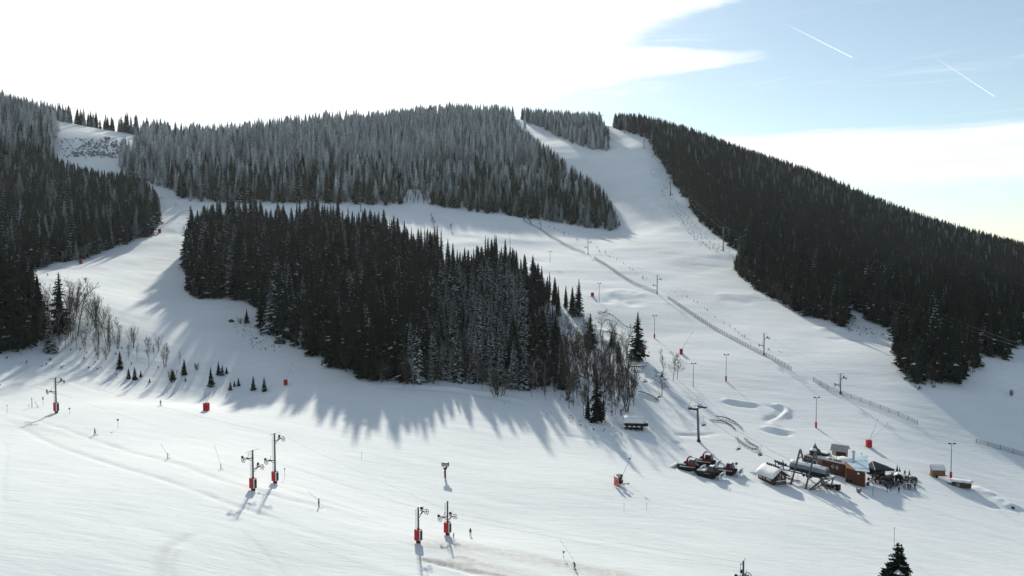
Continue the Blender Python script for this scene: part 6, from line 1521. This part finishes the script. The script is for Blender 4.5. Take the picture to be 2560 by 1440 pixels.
groomer(1762, 1160, gy0, 'rear snow groomer with the highest red winch arm', 'red', True)
groomer(1770, 1190, gy0 - .05, 'lowest snow groomer without cab colour, blade nearest the camera', 'dark', False, True, False)
groomer(1815, 1182, gy0, 'right-hand snow groomer with dark red cab and roll bars', 'red', False)
# ------------------------------------------------------------ people
m_skin = mat('skin', (.42, .25, .18), .6); m_boot = mat('ski_boots', (.02, .02, .022), .4); m_ski = mat('skis', (.05, .05, .055), .35); m_pole = mat('ski_poles', (.10, .10, .10), .4)
CL = {'black': (.012, .012, .014), 'grey': (.07, .07, .075), 'olive': (.05, .05, .03), 'navy': (.018, .025, .06), 'red': (.30, .03, .03), 'white': (.55, .56, .56), 'blue': (.04, .10, .25), 'brown': (.07, .045, .03), 'pink': (.40, .12, .18), 'teal': (.03, .14, .15)}
BASEJ = dict(pel=(0, 0, .95), spi=(0, 0, 1.12), che=(0, 0, 1.32), nec=(0, 0, 1.49), hea=(0, -.02, 1.60), top=(0, -.01, 1.70),
             shl=(.19, 0, 1.40), ell=(.26, .02, 1.13), wrl=(.28, -.08, .90), hal=(.28, -.12, .82), shr=(-.19, 0, 1.40), elr=(-.26, .02, 1.13), wrr=(-.28, -.08, .90), har=(-.28, -.12, .82),
             hil=(.10, 0, .90), knl=(.12, -.04, .50), anl=(.13, .02, .11), tol=(.13, -.17, .06), hir=(-.10, 0, .90), knr=(-.12, -.04, .50), anr=(-.13, .02, .11), tor=(-.13, -.17, .06))
RADJ = dict(pel=.155, spi=.15, che=.165, nec=.06, hea=.095, top=.075, shl=.075, ell=.058, wrl=.045, hal=.05, shr=.075, elr=.058, wrr=.045, har=.05, hil=.105, knl=.075, anl=.06, tol=.055, hir=.105, knr=.075, anr=.06, tor=.055)
BON = [('pel', 'spi'), ('spi', 'che'), ('che', 'nec'), ('nec', 'hea'), ('hea', 'top'), ('che', 'shl'), ('shl', 'ell'), ('ell', 'wrl'), ('wrl', 'hal'), ('che', 'shr'), ('shr', 'elr'), ('elr', 'wrr'), ('wrr', 'har'),
       ('pel', 'hil'), ('hil', 'knl'), ('knl', 'anl'), ('anl', 'tol'), ('pel', 'hir'), ('hir', 'knr'), ('knr', 'anr'), ('anr', 'tor')]
POSES = {
 'stand': {},
 'poles': dict(ell=(.32, -.06, 1.14), wrl=(.30, -.28, 1.04), hal=(.30, -.35, 1.02), elr=(-.32, -.06, 1.14), wrr=(-.30, -.28, 1.04), har=(-.30, -.35, 1.02)),
 'lean': dict(spi=(0, -.05, 1.08), che=(0, -.14, 1.25), nec=(0, -.22, 1.40), hea=(0, -.27, 1.50), top=(0, -.28, 1.60), shl=(.19, -.15, 1.32), shr=(-.19, -.15, 1.32), ell=(.36, -.22, 1.10), wrl=(.38, -.42, 1.02), hal=(.38, -.48, 1.0), elr=(-.36, -.22, 1.10), wrr=(-.38, -.42, 1.02), har=(-.38, -.48, 1.0), knl=(.14, -.14, .48), knr=(-.14, -.14, .48), pel=(0, .03, .88), hil=(.1, .02, .84), hir=(-.1, .02, .84)),
 'wide': dict(ell=(.42, -.05, 1.22), wrl=(.62, -.15, 1.12), hal=(.68, -.18, 1.10), elr=(-.40, -.02, 1.18), wrr=(-.55, -.18, 1.05), har=(-.6, -.22, 1.03), knl=(.20, -.1, .5), knr=(-.20, -.1, .5), anl=(.26, .02, .11), tol=(.26, -.17, .06), anr=(-.26, .02, .11), tor=(-.26, -.17, .06)),
 'walk': dict(knl=(.11, -.22, .52), anl=(.12, -.18, .13), tol=(.12, -.36, .08), knr=(-.11, .04, .50), anr=(-.12, .26, .14), tor=(-.12, .10, .06), ell=(.27, .14, 1.15), wrl=(.26, .10, .92), hal=(.26, .06, .86), elr=(-.27, -.12, 1.15), wrr=(-.26, -.30, .98), har=(-.26, -.35, .94)),
 'tow': dict(ell=(.20, -.22, 1.22), wrl=(.10, -.42, 1.20), hal=(.06, -.48, 1.22), elr=(-.22, -.2, 1.2), wrr=(-.08, -.42, 1.16), har=(-.04, -.48, 1.18), che=(0, .05, 1.32), nec=(0, .07, 1.49), hea=(0, .05, 1.60), top=(0, .05, 1.70)),
 'sit': dict(pel=(0, .05, .55), spi=(0, .07, .72), che=(0, .03, .93), nec=(0, .0, 1.10), hea=(0, -.03, 1.21), top=(0, -.03, 1.31), shl=(.19, .02, 1.01), shr=(-.19, .02, 1.01), ell=(.25, -.10, .80), wrl=(.16, -.33, .82), hal=(.14, -.38, .84), elr=(-.25, -.10, .80), wrr=(-.16, -.33, .82), har=(-.14, -.38, .84), hil=(.10, .0, .53), knl=(.13, -.40, .52), anl=(.13, -.38, .11), tol=(.13, -.54, .06), hir=(-.10, 0, .53), knr=(-.13, -.40, .52), anr=(-.13, -.38, .11), tor=(-.13, -.54, .06)),
}
BODY = {}
def body_mesh(pose, jc, tc):
    key = (pose, jc, tc)
    if key in BODY: return BODY[key]
    if ('raw', pose) not in BODY:
        J = dict(BASEJ); J.update(POSES[pose]); names = list(J); me = bpy.data.meshes.new('p'); me.from_pydata([J[n] for n in names], [(names.index(a), names.index(b)) for a, b in BON], [])
        ob = bpy.data.objects.new('p', me); COL.objects.link(ob); sk = ob.modifiers.new('s', 'SKIN'); sk.use_smooth_shade = True
        for i, n in enumerate(names):
            d = me.skin_vertices[0].data[i]; r = RADJ[n]; d.radius = (r, r * (.72 if n in ('pel', 'spi', 'che') else 1)); d.use_root = n == 'pel'
        sb = ob.modifiers.new('u', 'SUBSURF'); sb.levels = 1
        bpy.context.view_layer.update(); dg = bpy.context.evaluated_depsgraph_get(); raw = bpy.data.meshes.new_from_object(ob.evaluated_get(dg)); bpy.data.objects.remove(ob); BODY[('raw', pose)] = (raw, J)
    raw, J = BODY[('raw', pose)]; me = raw.copy(); me.name = 'body'; me.materials.clear()
    for m in (mat('jacket_' + jc, CL[jc], .75, var=.2), mat('trousers_' + tc, CL[tc], .8, var=.2), m_skin, m_boot): me.materials.append(m)
    grp = {'hea': 2, 'top': 2, 'nec': 2, 'knl': 1, 'knr': 1, 'hil': 1, 'hir': 1, 'anl': 3, 'anr': 3, 'tol': 3, 'tor': 3, 'hal': 3, 'har': 3}
    js = [(Vector(p), grp.get(n, 0)) for n, p in J.items()] + [(Vector(J['knl']).lerp(Vector(J['anl']), .6), 1), (Vector(J['knr']).lerp(Vector(J['anr']), .6), 1), (Vector(J['nec']).lerp(Vector(J['che']), .35), 0)]
    for p in me.polygons: c = p.center; p.material_index = min(js, key=lambda q: (q[0] - c).length_squared)[1]
    BODY[key] = me; return me
def person(px, py, pose, jc, tc, label, yaw, hp=None, helmet='black', skis=True, poles=True, group=None, v=None, sz=1.0, dz=0.0):
    v = v or G(px, py); t = thing('person', label, 'person', v + Vector((0, 0, dz)), yaw, group); J = BODY_J(pose)
    s = sz if hp is None else min(max(hp * mpx(v) / 1.78, .62), 1.12); t.scale = (s, s, s)
    o = bpy.data.objects.new('body', body_mesh(pose, jc, tc)); COL.objects.link(o); o.parent = t; o.location = (0, 0, .03)
    h = J['hea']; mb = MB(); mb.ball((h[0], h[1] + .02, h[2] + .10), .125, 10, 6, sc=(1, 1.08, .95)); he = mb.obj('helmet', mat('helmet_' + helmet, CL[helmet], .35), t, True)
    mb = MB(); mb.box((h[0], h[1] - .095, h[2] + .06), (.15, .05, .06)); mb.obj('goggles', m_glass, he)
    mb = MB(); mb.box((h[0], h[1] - .105, h[2] + .015), (.03, .03, .04)); mb.obj('nose', m_skin, t)
    if skis:
        for k in ('l', 'r'):
            a = J['an' + k]; mb = MB(); mb.box((a[0], a[1] - .1, .025), (.09, 1.25, .025)); mb.bar((a[0], a[1] - .72, .03), (a[0], a[1] - .86, .10), .085, .02); mb.obj('ski', m_ski, t)
    if poles:
        for k, sg in (('l', 1), ('r', -1)):
            a = Vector(J['ha' + k]); mb = MB(); b = Vector((a.x + sg * .12, a.y + .25, .05)); mb.tube(a + Vector((0, 0, .1)), b, .014, .012, 5); mb.tube(b + Vector((0, 0, .05)), b + Vector((0, 0, .07)), .05, n=6); mb.obj('ski_pole', m_pole, t)
    return t
def BODY_J(pose): J = dict(BASEJ); J.update(POSES[pose]); return J
person(402,1015,'wide','grey','black','skier in grey with one arm out, high on the left field',-.6,15)
person(237,1087,'walk','grey','olive','person in grey climbing with a long stride on the left field',2.0,18)
person(419,1146,'tow','white','grey','pale-clothed skier pulled by a tow bar, left of two on the lift track',2.2,15)
person(552,1171,'wide','grey','black','small skier with arms spread, right of two on the lift track',1.9,14)
person(797,1266,'stand','black','black','person all in black standing alone right of the two pylons',1.5,23,poles=False)
person(1134,1346,'stand','black','black','small black-clad person right beside the red-padded pylon',1.2,16,poles=False)
person(1176,1338,'stand','black','grey','black-clad person standing on the snow right of the last two pylons',.3,20,poles=False)
person(1437,1421,'lean','grey','black','skier leaning with outstretched arm on the dirty snow near the small sign',-.8,23)
person(404,497,'stand','black','black','tiny skier at the top bend of the upper left piste',0,7)
person(440,515,'stand','grey','black','tiny skier in the middle of the upper left piste',.4,7)
person(460,572,'stand','black','grey','tiny dark skier at the left tip of the central wood',.2,8)
person(119,692,'lean','black','black','tiny dark skier at the left edge of the sunny lower piste',.5,8)
def towrope(px0, py0, px1, py1, Y, label):
    v = G(px1, py1 + 8); a = P(px0, py0, v.y); mb = MB(); b = Vector((v.x, v.y, v.z + 1.2)); mb.tube((0, 0, 0), b - a, .02, .02, 4); mb.tube((b - a) * .96, b - a, .05, n=5); o = mb.obj('tow_bar', m_cable, None); o.location = a; tag(o, label, 'tow bar')
towrope(402, 1110, 419, 1140, 0, 'thin tow bar above the pale-clothed skier'); towrope(535, 1110, 552, 1164, 0, 'long thin tow bar above the small skier with spread arms'); towrope(1400, 1350, 1432, 1402, 0, 'thin tow bar running down to the leaning skier'); towrope(770, 1228, 797, 1256, 0, 'thin tow bar ending at the person in black')
# people on the terrace
cols = ['black', 'navy', 'grey', 'black', 'blue', 'black', 'brown', 'red', 'black', 'white', 'navy', 'teal', 'black', 'grey', 'black', 'olive', 'black', 'navy']
where = ['against the brown restaurant front', 'under the globe lamp', 'right of the awning corner', 'before the pavilion parapet', 'at the pavilion foot', 'at the snow edge below the pavilion', 'between pavilion and kiosk', 'at the front edge of the terrace', 'in front of the snowy kiosk', 'right of the snowy kiosk', 'behind the kiosk', 'near the single potted conifer', 'below the pair of potted conifers', 'at the far right end of the terrace']
n = 0
for i, (a, b, r) in enumerate(TPOS):
    c = G(a, b); y = yR + r
    for k, (dx, dy, ry) in enumerate(((-.5, -.72, pi), (.5, -.72, pi), (0, .72, 0))):
        if (i * 3 + k) % 5 == 2: continue
        col = cols[(i * 5 + k * 3) % len(cols)]; d = Matrix.Rotation(y, 3, 'Z') @ Vector((dx, dy, 0)); q = Vector((c.x + d.x, c.y + d.y, c.z))
        person(0, 0, 'sit', col, ['black', 'grey', 'navy'][k], '%s-clad person seated %s, %s' % (col, where[i], ['near bench left', 'near bench right', 'far bench'][k]), y + ry, None, ['black', 'grey', 'brown', 'white'][(i + k) % 4], False, False, 'people on the terrace', q, .97); n += 1
for j, (a, b, pose, jc, tc, lb) in enumerate([
 (2218,1228,'stand','grey','navy','skier in grey, left of the two standing in front of the terrace'),(2225,1227,'poles','navy','black','skier in navy, right of the two standing in front of the terrace'),
 (2247,1231,'stand','black','grey','dark figure standing alone in the snow right of the two skiers'),(2270,1222,'poles','black','black','leftmost dark skier of the group below the terrace end'),
 (2276,1223,'lean','black','navy','stooping skier in the middle of the group below the terrace end'),(2287,1222,'stand','navy','black','rightmost dark skier of the group below the terrace end'),
 (2188,1208,'stand','black','black','dark figure standing before the pavilion'),(2200,1209,'walk','brown','black','walking figure in brown before the pavilion'),(2215,1206,'stand','red','black','figure in red standing under the dark parasol'),
 (2232,1216,'stand','black','grey','figure standing at the front of the crowd in dark clothes'),(2245,1210,'stand','white','black','figure with white jacket in front of the kiosk'),(2254,1215,'walk','black','black','dark figure walking right of the kiosk front'),
 (2266,1202,'stand','teal','black','figure in teal between kiosk and terrace end'),(2262,1190,'stand','black','black','dark figure behind the kiosk near the conifers'),(2204,1194,'stand','grey','black','waiter-like figure in grey at the pavilion parapet'),(2182,1198,'stand','black','brown','dark figure in the gap between awning and pavilion')]):
    sk_ = j in (0, 1, 3, 4, 5); person(a, b, pose, jc, tc, lb, R.uniform(-1, 1), None, ['black', 'grey', 'white'][j % 3], sk_, sk_, 'people on the terrace' if j > 5 else None, None, .98)
for i, (a, b) in enumerate(((2232,1222),(2262,1222),(2281,1225))):
    v = G(a, b); t = thing('ski_rack', ['low ski rack left of the standing dark figure in the snow','low ski rack beside the group below the terrace','low ski rack at the right of the group below the terrace'][i], 'ski rack', v, .4 + i); mb = MB(); mb.bar((-1, 0, .8), (1, 0, .8), .07); mb.bar((-1, 0, 0), (-1, 0, .8), .07); mb.bar((1, 0, 0), (1, 0, .8), .07); mb.obj('frame', m_dsteel, t)
    for k in range(5): mb = MB(); x = -.8 + k * .4; mb.bar((x, .25, 0), (x + .05, -.08, 1.6), .09, .03); mb.obj('ski', m_ski, t)

# ------------------------------------------------------------ vapour trails, far above and behind the hills
def contrail(a, b, Y, r0, r1, label):
    A = P(*a, Y); B = P(*b, Y * 1.02); m = bpy.data.materials.get('vapour')
    if not m:
        m = bpy.data.materials.new('vapour'); m.use_nodes = True; t = m.node_tree; t.nodes.clear(); o = t.nodes.new('ShaderNodeOutputMaterial'); mx = t.nodes.new('ShaderNodeMixShader'); tr = t.nodes.new('ShaderNodeBsdfTransparent')
        d = t.nodes.new('ShaderNodeBsdfTranslucent'); d.inputs[0].default_value = (.95, .96, .97, 1); d2 = t.nodes.new('ShaderNodeBsdfDiffuse'); d2.inputs[0].default_value = (.95, .96, .97, 1); ad = t.nodes.new('ShaderNodeAddShader')
        t.links.new(d.outputs[0], ad.inputs[0]); t.links.new(d2.outputs[0], ad.inputs[1])
        at = t.nodes.new('ShaderNodeAttribute'); at.attribute_name = 'thick'; t.links.new(at.outputs['Fac'], mx.inputs[0]); t.links.new(tr.outputs[0], mx.inputs[1]); t.links.new(ad.outputs[0], mx.inputs[2]); t.links.new(mx.outputs[0], o.inputs[0])
    n = 40; pts = [A.lerp(B, i / n) for i in range(n + 1)]; rr = [(r0 + (r1 - r0) * i / n) * (1 + .25 * sin(i * 1.9)) for i in range(n + 1)]; mb = MB(); mb.path([p - A for p in pts], rr, 8); o = mb.obj('contrail', m); o.location = A; tag(o, label, 'contrail')
    at = o.data.attributes.new('thick', 'FLOAT', 'POINT'); at.data.foreach_set('value', [min(.2, .01 + .2 * (i // 8) / n) for i in range(len(o.data.vertices))])
contrail((1955, 55), (2131, 144), 11000, 9, 5, 'bright vapour trail, left of two in the blue sky'); contrail((2335, 142), (2486, 241), 11000, 7, 4, 'fainter vapour trail, right of two in the blue sky')
for nm in woods:
    wood('spruce_forest', LW[nm][0], LW[nm][1], woods[nm])
def haze():
    mb = MB(); mb.box((0, 1130, 140), (4980, 2800, 400)); m = bpy.data.materials.new('haze_air'); m.use_nodes = True; t = m.node_tree; t.nodes.clear()
    v = t.nodes.new('ShaderNodeVolumePrincipled'); v.inputs['Color'].default_value = (0.86, 0.94, 1.0, 1); v.inputs['Density'].default_value = HAZE_D; v.inputs['Anisotropy'].default_value = 0.45
    o = t.nodes.new('ShaderNodeOutputMaterial'); t.links.new(v.outputs[0], o.inputs['Volume'])
    ob = mb.obj('haze', m); ob['kind'] = 'stuff'; ob['label'] = 'thin pale winter haze filling the valley air'
HAZE_D = 0.000032
haze()
